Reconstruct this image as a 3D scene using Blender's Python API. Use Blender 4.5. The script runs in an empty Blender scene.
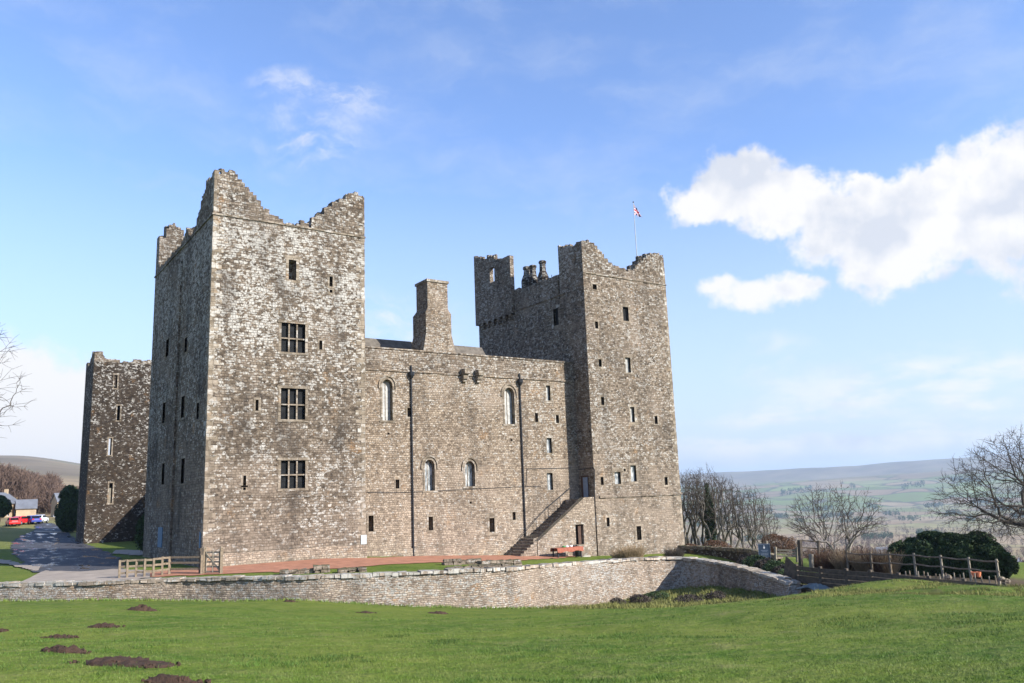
import bpy, math, random
import numpy as np
from mathutils import Vector, Matrix
PI = math.pi
rnd = random.Random(7)
# ------------------------------------------------------------------ camera, sky, sun, exposure
C = bpy.data.collections.new('scene'); bpy.context.scene.collection.children.link(C)
scn = bpy.context.scene
W, H = 1024, 683
FPX, YAW, PIT, ROLL = 823.0, math.radians(34.775), math.radians(10.682), math.radians(-2.124)
EYE = np.array([0.0, 0.0, 4.0])
_F = np.array([math.sin(YAW)*math.cos(PIT), math.cos(YAW)*math.cos(PIT), math.sin(PIT)])
_R = np.array([math.cos(YAW), -math.sin(YAW), 0.0]); _U = np.cross(_R, _F)
R_ = _R*math.cos(ROLL)+_U*math.sin(ROLL); U_ = -_R*math.sin(ROLL)+_U*math.cos(ROLL)
cd = bpy.data.cameras.new('camera'); cam = bpy.data.objects.new('camera', cd); C.objects.link(cam)
cd.sensor_width = 36; cd.lens = 36*FPX/W; cd.clip_start = .1; cd.clip_end = 30000
m = Matrix.Identity(4)
for i in range(3):
    m[i][0] = R_[i]; m[i][1] = U_[i]; m[i][2] = -_F[i]; m[i][3] = EYE[i]
cam.matrix_world = m
scn.camera = cam
scn.render.resolution_x = W; scn.render.resolution_y = H

SUN_AZ, SUN_EL = math.radians(153), math.radians(27)     # azimuth clockwise from +Y
sund = (math.sin(SUN_AZ)*math.cos(SUN_EL), math.cos(SUN_AZ)*math.cos(SUN_EL), math.sin(SUN_EL))
sl = bpy.data.lights.new('sun', 'SUN'); so = bpy.data.objects.new('sun', sl); C.objects.link(so)
sl.energy = 5.0; sl.angle = math.radians(.55); sl.color = (1, .945, .87)
so.rotation_euler = Vector(sund).to_track_quat('Z', 'Y').to_euler(); so.location = (30, -20, 60)
scn.view_settings.view_transform = 'Standard'; scn.view_settings.look = 'None'
scn.view_settings.exposure = 0.9; scn.view_settings.gamma = 1

def ray(x, y):
    return _F+R_*(x-W/2)/FPX+U_*(H/2-y)/FPX
def onY(x, y, Y): d = ray(x, y); return EYE+d*(Y/d[1])
def onX(x, y, X): d = ray(x, y); return EYE+d*(X/d[0])
def onD(x, y, D):                    # at horizontal distance D from the viewpoint
    d = ray(x, y); return EYE+d*(D/math.hypot(d[0], d[1]))
def azel(x, y):
    d = ray(x, y); return math.atan2(d[0], d[1]), math.atan2(d[2], math.hypot(d[0], d[1]))

# ------------------------------------------------------------------ node helper
class N:
    def __init__(s, tree): s.t = tree
    def n(s, kind, inp=None, **kw):
        o = s.t.nodes.new(kind)
        for k, v in kw.items(): setattr(o, k, v)
        for k, v in (inp or {}).items(): s.set(o.inputs[k], v)
        return o
    def set(s, sock, v):
        if isinstance(v, bpy.types.NodeSocket): s.t.links.new(v, sock)
        elif isinstance(v, bpy.types.Node): s.t.links.new(v.outputs[0], sock)
        elif sock.type == 'RGBA' and not isinstance(v, (int, float)) and len(v) == 3: sock.default_value = (*v, 1)
        else: sock.default_value = v
    def m(s, op, a, b=None, c=None, clamp=False):
        o = s.t.nodes.new('ShaderNodeMath'); o.operation = op; o.use_clamp = clamp
        for i, v in enumerate((a, b, c)):
            if v is not None: s.set(o.inputs[i], v)
        return o.outputs[0]
    def v(s, op, a, b=None, out=0):
        o = s.t.nodes.new('ShaderNodeVectorMath'); o.operation = op
        s.set(o.inputs[0], a)
        if b is not None:
            if op == 'SCALE': s.set(o.inputs[3], b)
            else: s.set(o.inputs[1], b)
        return o.outputs[out]
    def noise(s, vec, scale, detail=4, rough=.55, color=False):
        o = s.n('ShaderNodeTexNoise', {'Vector': vec, 'Scale': scale, 'Detail': detail, 'Roughness': rough})
        return o.outputs['Color' if color else 'Fac']
    def rng(s, v, a, b, c=0., d=1., smooth=False):
        o = s.n('ShaderNodeMapRange', {'Value': v, 'From Min': a, 'From Max': b, 'To Min': c, 'To Max': d})
        if smooth: o.interpolation_type = 'SMOOTHSTEP'
        return o.outputs[0]
    def mix(s, f, a, b, blend='MIX'):
        o = s.t.nodes.new('ShaderNodeMix'); o.data_type = 'RGBA'; o.blend_type = blend
        s.set(o.inputs[0], f); s.set(o.inputs[6], a); s.set(o.inputs[7], b); return o.outputs[2]
    def ramp(s, f, stops):
        o = s.t.nodes.new('ShaderNodeValToRGB'); s.set(o.inputs[0], f); e = o.color_ramp.elements
        while len(e) < len(stops): e.new(.5)
        for el, (p, c) in zip(e, stops): el.position = p; el.color = (*c, 1)
        return o.outputs[0]

# ------------------------------------------------------------------ world: Nishita sky with clouds laid out in sky directions
w = bpy.data.worlds.new('World'); scn.world = w; w.use_nodes = True
g = N(w.node_tree)
bg = [n for n in w.node_tree.nodes if n.type == 'BACKGROUND'][0]
sky = g.n('ShaderNodeTexSky', sky_type='NISHITA'); sky.sun_disc = False
sky.sun_elevation = SUN_EL; sky.sun_rotation = SUN_AZ; sky.altitude = 200; sky.air_density = 1.0; sky.dust_density = .6; sky.ozone_density = 2.5
tc = g.n('ShaderNodeTexCoord').outputs['Generated']
sep = g.n('ShaderNodeSeparateXYZ', {0: tc})
az = g.m('ARCTAN2', sep.outputs[0], sep.outputs[1]); el = g.m('ARCSINE', sep.outputs[2])
P2 = g.n('ShaderNodeCombineXYZ', {0: az, 1: el, 2: 0.0}).outputs[0]
warp = g.v('SCALE', g.v('SUBTRACT', g.noise(P2, 9, 5, .6, True), (.5, .5, .5)), .07)
P3 = g.v('ADD', P2, warp)
def blobs(lst, pos):
    acc = None
    for (x, y, rx, ry) in lst:
        a0, e0 = azel(x, y)
        d = g.v('MULTIPLY', g.v('SUBTRACT', pos, (a0, e0, 0)), (FPX/rx*1.02, FPX/ry*1.02, 0))
        q = g.m('SUBTRACT', 1.0, g.v('LENGTH', d, out=1))
        acc = q if acc is None else g.m('SMOOTH_MAX', acc, q, .25)
    return acc
big = [(735, 188, 62, 36), (700, 200, 38, 26), (790, 205, 55, 38), (760, 180, 40, 34), (850, 215, 70, 42), (860, 182, 22, 16), (905, 232, 75, 48), (888, 266, 52, 36),
       (960, 205, 70, 44), (1008, 180, 55, 48), (1000, 232, 80, 34), (1110, 215, 100, 68), (920, 185, 50, 26)]
small = [(760, 292, 62, 18), (720, 290, 30, 14), (795, 288, 28, 16), (812, 280, 18, 12)]
left = [(35, 412, 70, 42), (-40, 405, 110, 55), (66, 415, 46, 40), (10, 445, 120, 36), (72, 402, 30, 28), (-120, 420, 140, 70)]
nz = g.noise(P2, 22, 8, .6)
nzl = g.noise(P2, 8, 3, .5)
def cloudmask(lst, amp, lo, hi):
    b = blobs(lst, P3)
    v = g.m('ADD', b, g.m('MULTIPLY', g.m('SUBTRACT', nz, .5), amp))
    return g.rng(v, lo, hi, 0, 1, True)
m1 = cloudmask(big, 1.7, -.08, .36)
m2 = cloudmask(small, 1.7, -.06, .6)
m3 = cloudmask(left, .9, -.30, .12)
wisp = [(310, 135, 62, 34), (345, 100, 50, 22), (295, 85, 45, 16), (330, 150, 40, 22), (780, 360, 50, 22), (390, 320, 70, 30)]
wb = g.rng(blobs(wisp, P3), -.35, .9)
strv = g.v('MULTIPLY', P3, (8, 17, 1))
m4 = g.m('MULTIPLY', wb, g.rng(g.noise(strv, 2.2, 7, .62), .36, .80, 0, .85, True))
band = [(760, 440, 60, 10), (960, 400, 60, 12), (900, 385, 160, 34), (1010, 375, 90, 26), (870, 440, 260, 22), (740, 445, 80, 16), (800, 420, 120, 14)]
m5 = g.m('MULTIPLY', g.rng(blobs(band, P3), -.1, .7), g.rng(g.noise(g.v('MULTIPLY', P2, (5, 16, 1)), 2.4, 6, .6), .35, .62, 0, .8, True))
# high thin veil streaks everywhere
veil = g.rng(g.noise(g.v('MULTIPLY', P3, (3.0, 7.5, 1)), 1.6, 7, .6), .42, .8, 0, .34, True)
horiz = g.rng(el, math.radians(22), math.radians(-1), 0.0, .97, False)
cm = g.m('MAXIMUM', g.m('MAXIMUM', m1, m2), g.m('MAXIMUM', m3, m4))
cm = g.m('MAXIMUM', cm, m5)
skyc = g.mix(1.0, sky.outputs[0], (1.10, 1.15, 1.36), 'MULTIPLY')
skyc = g.mix(g.m('MAXIMUM', veil, horiz), skyc, (3.15, 3.55, 4.35))
relief = g.m('SUBTRACT', nzl, g.noise(g.v('ADD', P2, (-.012, .03, 0)), 8, 3, .5))
relief2 = g.m('SUBTRACT', g.noise(P2, 30, 5, .6), g.noise(g.v('ADD', P2, (-.006, .012, 0)), 30, 5, .6))
shade = g.m('ADD', g.rng(blobs(big, g.v('ADD', P3, (0, -.035, 0))), -.15, .95, 0, .5, True), g.m('ADD', g.m('MULTIPLY', relief, 5.5), g.m('MULTIPLY', relief2, 1.6)), clamp=True)
ccol = g.mix(g.m('MULTIPLY', shade, g.m('SUBTRACT', 1.0, m3)), (4.75, 4.65, 4.55), (3.45, 3.6, 3.95))
fin = g.mix(g.m('MULTIPLY', cm, .96), skyc, ccol)
g.set(bg.inputs[0], fin); bg.inputs[1].default_value = .12

# ------------------------------------------------------------------ object helpers
def link(o): C.objects.link(o); return o
def tag(o, label=None, cat=None, group=None, kind=None):
    if label: o['label'] = label
    if cat: o['category'] = cat
    if group: o['group'] = group
    if kind: o['kind'] = kind
    return o
def thing(name, loc, label, cat, group=None, rz=0):
    o = link(bpy.data.objects.new(name, None)); o.location = [float(v) for v in loc]; o.rotation_euler = (0, 0, rz)
    o.empty_display_size = .3
    return tag(o, label, cat, group)
def worldloc(o):
    v = Vector((0, 0, 0))
    while o is not None: v += o.location; o = o.parent
    return v
class MB:
    def __init__(s): s.v = []; s.f = []
    def add(s, vs, fs):
        b = len(s.v); s.v.extend([tuple(map(float, p)) for p in vs]); s.f.extend([tuple(i+b for i in f) for f in fs]); return s
    def box(s, x0, x1, y0, y1, z0, z1):
        return s.add([(x0,y0,z0),(x1,y0,z0),(x1,y1,z0),(x0,y1,z0),(x0,y0,z1),(x1,y0,z1),(x1,y1,z1),(x0,y1,z1)],
                     [(0,3,2,1),(4,5,6,7),(0,1,5,4),(1,2,6,5),(2,3,7,6),(3,0,4,7)])
    def obox(s, c, half, rot=None, jit=0, taper=1.0):
        pts = []
        for sx, sy, sz in ((-1,-1,-1),(1,-1,-1),(1,1,-1),(-1,1,-1),(-1,-1,1),(1,-1,1),(1,1,1),(-1,1,1)):
            t = taper if sz > 0 else 1
            p = Vector((sx*half[0]*t+rnd.uniform(-jit,jit), sy*half[1]*t+rnd.uniform(-jit,jit), sz*half[2]+rnd.uniform(-jit,jit)))
            if rot is not None: p.rotate(rot)
            pts.append(p+Vector(c))
        return s.add(pts, [(0,3,2,1),(4,5,6,7),(0,1,5,4),(1,2,6,5),(2,3,7,6),(3,0,4,7)])
    def bar(s, a, b, wd, ht, up=(0,0,1)):
        a = Vector(a); b = Vector(b); d = (b-a).normalized(); u = Vector(up)
        sdir = d.cross(u)
        if sdir.length < 1e-4: sdir = d.cross(Vector((1,0,0)))
        sdir.normalize(); u = sdir.cross(d)
        pts = [p+sdir*sx*wd/2+u*sz*ht/2 for p in (a, b) for sx, sz in ((-1,-1),(1,-1),(1,1),(-1,1))]
        return s.add(pts, [(0,1,2,3),(4,7,6,5),(0,4,5,1),(1,5,6,2),(2,6,7,3),(3,7,4,0)])
    def tube(s, pts, rad, n=8, cap=True):
        pts = [Vector(p) for p in pts]; rad = rad if isinstance(rad, (list, tuple)) else [rad]*len(pts)
        rings = []; up = None
        for i, p in enumerate(pts):
            d = (pts[min(i+1, len(pts)-1)]-pts[max(i-1, 0)]).normalized()
            if up is None: up = Vector((0,0,1)) if abs(d.z) < .9 else Vector((1,0,0))
            a = d.cross(up).normalized(); b = a.cross(d); up = b if abs(d.dot(b)) < .9 else up
            rings.append([p+(a*math.cos(2*PI*k/n)+b*math.sin(2*PI*k/n))*rad[i] for k in range(n)])
        vs = [q for r in rings for q in r]; fs = []
        for i in range(len(pts)-1):
            for k in range(n):
                fs.append((i*n+k, i*n+(k+1)%n, (i+1)*n+(k+1)%n, (i+1)*n+k))
        if cap: fs.append(tuple(range(n))[::-1]); fs.append(tuple((len(pts)-1)*n+k for k in range(n)))
        return s.add(vs, fs)
    def lathe(s, c, prof, n=16):
        vs = []; fs = []
        for r, z in prof:
            for k in range(n): vs.append((c[0]+r*math.cos(2*PI*k/n), c[1]+r*math.sin(2*PI*k/n), c[2]+z))
        for i in range(len(prof)-1):
            for k in range(n): fs.append((i*n+k, i*n+(k+1)%n, (i+1)*n+(k+1)%n, (i+1)*n+k))
        fs.append(tuple(range(n))[::-1]); fs.append(tuple((len(prof)-1)*n+k for k in range(n)))
        return s.add(vs, fs)
    def build(s, name, mat, parent=None, smooth=False, uv=True):
        off = worldloc(parent) if parent is not None else Vector((0,0,0))
        me = bpy.data.meshes.new(name)
        V = np.array(s.v, dtype=float)
        me.from_pydata((V-np.array(off)).tolist(), [], s.f); me.update()
        if uv: boxuv(me, V)
        me.materials.append(mat)
        if smooth: me.polygons.foreach_set('use_smooth', [True]*len(me.polygons))
        o = link(bpy.data.objects.new(name, me)); o.parent = parent
        return o
def boxuv(me, V):
    uvl = me.uv_layers.new(name='UVMap')
    nl = len(me.loops); vi = np.zeros(nl, int); me.loops.foreach_get('vertex_index', vi)
    nn = np.zeros(len(me.polygons)*3); me.polygons.foreach_get('normal', nn); nn = nn.reshape(-1, 3)
    lt = np.zeros(len(me.polygons), int); me.polygons.foreach_get('loop_total', lt)
    ln = np.repeat(nn, lt, axis=0); p = V[vi]; a = np.abs(ln)
    u = np.where(a[:,2] > .75, p[:,0], np.where(a[:,0] > a[:,1], p[:,1]+37.3, p[:,0]))
    v = np.where(a[:,2] > .75, p[:,1], p[:,2])
    uvl.data.foreach_set('uv', np.stack([u, v], 1).ravel())
def rawmesh(name, V, faces, mat, parent=None, k=3, uv=None, smooth=False):
    """fast mesh of many k-gons: V (n,3), faces (m,k)"""
    me = bpy.data.meshes.new(name); V = np.asarray(V, dtype=np.float32)
    if parent is not None: V = V-np.array(worldloc(parent), dtype=np.float32)
    faces = np.asarray(faces, dtype=np.int32); mm = len(faces)
    me.vertices.add(len(V)); me.vertices.foreach_set('co', V.ravel())
    me.loops.add(mm*k); me.loops.foreach_set('vertex_index', faces.ravel())
    me.polygons.add(mm); me.polygons.foreach_set('loop_start', np.arange(0, mm*k, k, dtype=np.int32))
    if smooth: me.polygons.foreach_set('use_smooth', np.ones(mm, dtype=bool))
    me.update(calc_edges=True)
    if uv is not None:
        l = me.uv_layers.new(name='UVMap'); l.data.foreach_set('uv', np.asarray(uv, dtype=np.float32)[faces.ravel()].ravel())
    me.materials.append(mat)
    o = link(bpy.data.objects.new(name, me)); o.parent = parent
    return o
def copy_thing(o, loc, rz=None, label=None, scale=None):
    def rec(a, par):
        c = a.copy(); C.objects.link(c); c.parent = par
        for ch in a.children: rec(ch, c)
        return c
    r = rec(o, None); r.location = [float(v) for v in loc]
    if rz is not None: r.rotation_euler.z = rz
    if scale is not None: r.scale = scale if hasattr(scale, '__len__') else (scale,)*3
    if label: r['label'] = label
    return r

# ------------------------------------------------------------------ materials
def newmat(name):
    mt = bpy.data.materials.new(name); mt.use_nodes = True
    b = [n for n in mt.node_tree.nodes if n.type == 'BSDF_PRINCIPLED'][0]
    return mt, N(mt.node_tree), b
def simple(name, col, rough=.7, var=.15, scale=3, metal=0, bump=0, spec=.3):
    mt, g, b = newmat(name)
    co = g.n('ShaderNodeTexCoord').outputs['Object']
    n = g.noise(co, scale, 5, .6)
    c2 = tuple(c*(1-var) for c in col); c1 = tuple(min(1, c*(1+var)) for c in col)
    g.set(b.inputs['Base Color'], g.mix(g.rng(n, .3, .7), c2, c1))
    b.inputs['Roughness'].default_value = rough; b.inputs['Metallic'].default_value = metal
    b.inputs['Specular IOR Level'].default_value = spec
    if bump:
        bp = g.n('ShaderNodeBump', {'Height': g.noise(co, scale*4, 5, .7), 'Distance': bump, 'Strength': .8}); g.set(b.inputs['Normal'], bp)
    return mt
def masonry(name, cw=.46, ch=.25, base=((.07,.058,.045),(.20,.165,.125),(.30,.255,.20),(.46,.41,.34)), lich=.5, lz=(8, 20), dark=.5, moss=.6, bump=.035, warm=(.345,.277,.213), warmz=(9,0), orange=.25, dim=.62):
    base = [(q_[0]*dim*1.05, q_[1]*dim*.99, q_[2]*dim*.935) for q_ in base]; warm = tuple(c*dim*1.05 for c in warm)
    mt, g, b = newmat(name)
    uv = g.n('ShaderNodeUVMap').outputs[0]
    geo = g.n('ShaderNodeNewGeometry'); pos = geo.outputs['Position']
    zz = g.n('ShaderNodeSeparateXYZ', {0: pos}).outputs[2]
    w1 = g.v('SCALE', g.v('SUBTRACT', g.noise(uv, .45, 3, .5, True), (.5,.5,.5)), .20)
    w2 = g.v('SCALE', g.v('SUBTRACT', g.noise(uv, 4, 3, .6, True), (.5,.5,.5)), .085)
    us_ = g.n('ShaderNodeSeparateXYZ', {0: uv}); rowv = g.m('MULTIPLY', g.m('SUBTRACT', g.noise(g.n('ShaderNodeCombineXYZ', {0: g.m('MULTIPLY', us_.outputs[0], .06), 1: us_.outputs[1]}).outputs[0], 1.7, 2, .5), .5), ch*1.9)
    q = g.v('ADD', g.v('ADD', uv, w1), g.v('ADD', w2, g.n('ShaderNodeCombineXYZ', {1: rowv}).outputs[0]))
    br = g.n('ShaderNodeTexBrick', {'Vector': q, 'Color1': (0,0,0), 'Color2': (1,1,1), 'Mortar': (.5,.5,.5), 'Scale': 1.0, 'Mortar Size': .022, 'Mortar Smooth': .6, 'Bias': 0.0, 'Brick Width': cw, 'Row Height': ch})
    br.offset = .43; br.squash = .68; br.squash_frequency = 3
    vor = g.n('ShaderNodeTexVoronoi', {'Vector': g.v('MULTIPLY', q, (1/cw/.9, 1/ch/.95, 1)), 'Scale': 1.0})
    vor2 = g.n('ShaderNodeTexVoronoi', {'Vector': g.v('MULTIPLY', q, (1/cw/.45, 1/ch/.6, 1)), 'Scale': 1.0})
    vc = g.n('ShaderNodeSeparateColor', {0: vor.outputs['Color']}); vc2 = g.n('ShaderNodeSeparateColor', {0: vor2.outputs['Color']})
    r1 = g.m('ADD', g.m('MULTIPLY', br.outputs[0], .45), g.m('ADD', g.m('MULTIPLY', vc.outputs[0], .33), g.m('MULTIPLY', vc2.outputs[1], .22)))
    big = g.noise(pos, .16, 5, .62); mid = g.noise(pos, .9, 5, .65); fine = g.noise(uv, 9, 5, .65)
    r1 = g.m('ADD', r1, g.m('MULTIPLY', g.m('SUBTRACT', mid, .5), .55))
    r1 = g.m('ADD', r1, g.m('MULTIPLY', g.m('SUBTRACT', fine, .5), .35))
    col = g.ramp(r1, [(.1, base[0]), (.40, base[1]), (.62, base[2]), (.92, base[3])])
    # warmer cleaner stone in the lower courses
    wz = g.m('MULTIPLY', g.rng(g.m('ADD', zz, g.m('MULTIPLY', g.m('SUBTRACT', big, .5), 14)), warmz[0], warmz[1]), .62)
    wc = g.mix(r1, tuple(c*.55 for c in warm), tuple(min(1, c*1.75) for c in warm))
    col = g.mix(wz, col, wc)
    # orange iron and lichen stains, of patchy shape
    om = g.m('MULTIPLY', g.rng(g.noise(pos, .55, 5, .7), .60, .74), orange*2)
    col = g.mix(om, col, (.42, .23, .09))
    # pale crustose lichen on single stones
    lm = g.m('ADD', g.m('MULTIPLY', g.rng(zz, lz[0], lz[1]), .15*lich*2), g.m('MULTIPLY', g.m('SUBTRACT', big, .5), 1.0*lich*1.3))
    lr = g.m('ADD', g.m('MULTIPLY', vc.outputs[1], .36), g.m('ADD', g.m('MULTIPLY', vc2.outputs[0], .30), g.m('ADD', g.m('MULTIPLY', br.outputs[0], .16), g.m('MULTIPLY', fine, .40))))
    lf = g.rng(g.m('ADD', lr, lm), .76, .92, 0, 1, True)
    lf = g.m('MULTIPLY', lf, min(1, .55+lich))
    col = g.mix(g.m('MULTIPLY', lf, .85), col, (.44, .425, .385))
    # dark algae and soot staining
    dk = g.rng(g.noise(g.v('MULTIPLY', pos, (1, 1, .45)), .35, 6, .68), .47, .70, 0, dark, True)
    col = g.mix(dk, col, g.mix(.86, col, (.045, .037, .03)))
    # rain streaks and weathered or repaired patches
    stk = g.rng(g.noise(g.v('MULTIPLY', pos, (1.1, 1.1, .10)), 1.0, 5, .6), .50, .68, 0, .5)
    col = g.mix(stk, col, g.mix(.6, col, (.03, .026, .022)))
    pat = g.rng(g.noise(g.v('ADD', pos, (31, 7, 3)), .27, 4, .7), .53, .66, 0, .45)
    col = g.mix(pat, col, tuple(c*1.25 for c in warm))
    # mortar, with the deep shade of the joints painted into its colour
    col = g.mix(g.m('MULTIPLY', br.outputs[1], g.m('MULTIPLY', g.rng(mid, .35, .6, .2, .8), g.rng(zz, 0, 12, .6, 1))), col, (.045, .036, .028))
    # moss on ledges
    nz_ = g.n('ShaderNodeSeparateXYZ', {0: geo.outputs['Normal']}).outputs[2]
    ms = g.m('MULTIPLY', g.rng(nz_, .35, .8), g.rng(g.noise(pos, 1.6, 5, .7), .35, .6, 0, moss))
    col = g.mix(ms, col, (.085, .085, .032))
    g.set(b.inputs['Base Color'], col)
    b.inputs['Roughness'].default_value = .93; b.inputs['Specular IOR Level'].default_value = .15
    hgt = g.m('ADD', g.m('MULTIPLY', g.m('SUBTRACT', 1.0, br.outputs[1]), .55), g.m('ADD', g.m('MULTIPLY', g.m('ADD', br.outputs[0], vc.outputs[2]), .35), g.m('MULTIPLY', fine, .75)))
    g.set(b.inputs['Normal'], g.n('ShaderNodeBump', {'Height': hgt, 'Distance': bump*1.6, 'Strength': .9}))
    return mt
M = {}
M['stoneA'] = masonry('tower_masonry', cw=.33, ch=.19, dim=.57, lich=.60, lz=(4, 20), dark=.85)
M['stoneB'] = masonry('south_tower_masonry', dim=.70, lich=.36, lz=(-5, 30), dark=.6, cw=.31, ch=.175)
M['stoneC'] = masonry('range_masonry', lich=.34, lz=(4, 16), dark=.42, cw=.28, ch=.155, dim=.82, base=((.10,.08,.06),(.22,.18,.135),(.33,.275,.21),(.47,.42,.34)))
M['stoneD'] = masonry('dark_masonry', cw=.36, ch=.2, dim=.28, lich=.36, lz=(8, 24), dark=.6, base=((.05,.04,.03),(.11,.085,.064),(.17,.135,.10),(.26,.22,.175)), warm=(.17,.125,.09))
M['rubble'] = masonry('ruined_masonry', cw=.34, ch=.19, lich=.40, lz=(-5, 35), dark=.55, moss=1.0, bump=.05)
M['drywall'] = masonry('drystone', cw=.24, ch=.10, dim=.88, lich=.72, lz=(-8, 4), dark=.45, moss=.9, bump=.05, base=((.06,.048,.038),(.20,.155,.115),(.34,.285,.225),(.55,.49,.41)), orange=.4)
M['ashlar'] = masonry('dressed_stone', cw=.6, ch=.33, lich=.30, lz=(-5, 40), dark=.25, bump=.012, base=((.16,.135,.10),(.27,.235,.18),(.36,.32,.255),(.50,.46,.39)))
M['quoin'] = masonry('quoin_stone', cw=.62, ch=.36, lich=.50, lz=(-5, 26), dark=.22, bump=.015, base=((.17,.145,.11),(.29,.25,.19),(.39,.345,.275),(.54,.50,.43)))
M['roofslab'] = simple('stone_slates', (.12, .105, .085), .9, .4, 2, bump=.02)
M['black'] = simple('black_paint', (.018, .02, .024), .45, .2, 4)
M['glass'] = simple('leaded_glass', (.012, .013, .014), .6, .5, 2, spec=.05)
M['whitepane'] = simple('whitened_pane', (.34, .335, .31), .5, .4, 2.5)
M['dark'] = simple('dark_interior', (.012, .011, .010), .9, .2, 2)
M['paledoor'] = simple('weathered_blue_door', (.19, .23, .30), .6, .2, 3)
M['bluepaint'] = simple('blue_paint', (.07, .16, .26), .5, .15, 3)
M['wooddark'] = simple('aged_oak', (.075, .042, .028), .7, .3, 5)
M['wood'] = simple('weathered_wood', (.185, .145, .10), .85, .35, 6, bump=.01)
M['wooddk'] = simple('dark_weathered_wood', (.085, .068, .05), .88, .4, 5, bump=.01)
M['palewood'] = simple('pale_weathered_wood', (.24, .21, .16), .85, .25, 6, bump=.01)
M['gravel'] = simple('terracotta_gravel', (.34, .155, .09), .95, .28, 1.3, bump=.015)
M['white'] = simple('white_paint', (.72, .72, .72), .5, .08, 3)
M['panel'] = simple('pale_panel', (.36, .40, .41), .5, .15, 3)
M['signblue'] = simple('sign_slate_blue', (.045, .07, .105), .5, .12, 5)
M['signtext'] = simple('sign_pale_lettering', (.28, .33, .40), .6, .05, 5)
M['orange'] = simple('orange_board', (.62, .20, .09), .6, .15, 3)
M['red'] = simple('red_car_paint', (.52, .02, .022), .25, .05, 1, spec=.5)
M['blue'] = simple('blue_car_paint', (.04, .06, .25), .25, .05, 1, spec=.5)
M['silver'] = simple('silver_car_paint', (.55, .57, .60), .25, .05, 1, spec=.5)
M['tyre'] = simple('tyre_rubber', (.02, .02, .02), .8, .1, 2)
M['rim'] = simple('wheel_metal', (.45, .45, .46), .35, .1, 2, metal=.6)
M['lampred'] = simple('tail_lamp', (.45, .02, .01), .3, .1, 2)
M['bark'] = simple('grey_bark', (.13, .115, .095), .9, .35, 3, bump=.01)
M['barkdark'] = simple('dark_bark', (.075, .065, .052), .9, .35, 3, bump=.01)
M['barkpale'] = simple('pale_bark', (.25, .225, .19), .9, .35, 3, bump=.01)
M['twig'] = simple('twigs', (.062, .050, .040), .9, .3, .7)
M['twigbrown'] = simple('woodland_twigs', (.115, .078, .060), .95, .45, .06)
M['twigred'] = simple('russet_twigs', (.115, .062, .036), .95, .3, .5)
M['straw'] = simple('dry_stems', (.30, .22, .13), .95, .35, .8)
M['tussock'] = simple('tussock_grass', (.165, .165, .05), .95, .5, .6)
M['yew'] = simple('dark_evergreen_leaves', (.036, .062, .02), .7, .65, 2.2)
M['ivy'] = simple('ivy_leaves', (.035, .06, .022), .6, .4, 2)
M['cream'] = simple('honey_stone', (.38, .29, .19), .9, .15, .8)
M['slate'] = simple('slate_roof', (.13, .14, .16), .8, .2, .8)
M['render'] = simple('white_render', (.62, .61, .58), .85, .08, .4)
M['soil'] = simple('molehill_soil', (.055, .032, .021), .98, .35, 14, bump=.03)
M['cloth'] = simple('faded_orange_cloth', (.26, .085, .05), .85, .2, 4)
M['tarp'] = simple('grey_sheet', (.12, .15, .155), .5, .2, 3)
M['green'] = simple('green_plastic', (.05, .22, .06), .5, .1, 3)
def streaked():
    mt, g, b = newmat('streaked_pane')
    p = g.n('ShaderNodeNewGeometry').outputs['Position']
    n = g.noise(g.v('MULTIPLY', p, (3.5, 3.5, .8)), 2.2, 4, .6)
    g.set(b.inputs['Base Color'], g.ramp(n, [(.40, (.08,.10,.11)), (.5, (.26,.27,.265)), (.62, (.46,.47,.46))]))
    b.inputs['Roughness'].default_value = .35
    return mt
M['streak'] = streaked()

# ------------------------------------------------------------------ terrain height
_wp = [(-160,587,66,None),(-60,585,0,.45),(0,583,0,.45),(100,581,0,.42),(160,579,0,.40),(204,577.6,0,.40),(300,576,0,.40),(350,574.3,0,.38),(400,572.3,0,.35),(450,570,0,.30),(500,568,0,.2),(560,563.3,0,-.08),(600,560.5,0,-.25),(640,558,0,-.4),(665,557,0,-.5),(690,557.8,0,-.6),(712,560.5,0,-.65),(740,566,0,-.75),(770,574,0,-.88),(795,583,0,-1.1)]
WALLPX = []
for (x_, y_, d_, z_) in _wp:
    q_ = ray(x_, y_); WALLPX.append((x_, y_, d_ if z_ is None else (z_-4)/q_[2]*math.hypot(q_[0], q_[1])))
COP = np.array([onD(*p) for p in WALLPX])              # coping line in 3-D
FOOTPX = [(-160,605),(-60,602),(0,600.5),(100,601),(160,601),(204,601.5),(300,601.5),(350,604),(400,606),(450,608),(500,609),(560,608.5),(600,604.5),(640,596),(665,590),(690,587),(712,586.5),(740,590),(770,594),(795,598)]
FOOT = np.array([onD(x, y, p[2]-.4) for (x, y), p in zip(FOOTPX, WALLPX)])
def terr(x, y): return -1.7*np.exp(-((x-50)/9)**2-((y-43)/10)**2) -.058*np.clip(x-24, 0, 26)-.05*np.clip(x-50, 0, 60)
ctrl = [tuple(p) for p in FOOT]
for x, y, d in [(0,683,8),(512,683,7.3),(1024,683,6.6),(0,640,14),(0,615,28),(120,661,10.6),(143,608,31),(300,640,13.5),(300,613,32),(512,650,11),(512,620,28),(512,612,40),
                (600,608.5,46),(660,609,42),(700,608,39),(700,640,12),(760,603,37),(760,630,14),(830,594,35),(830,620,14.5),(900,582.5,34),(900,597,19),(880,585,34),(930,583,33),(950,590,28),(975,588,33),(1024,592,34),(1024,600,22),(1024,640,10),(850,660,9),
                (1100,600,30),(1100,660,8),(1180,600,38)]:
    ctrl.append(tuple(onD(x, y, d)))
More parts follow.
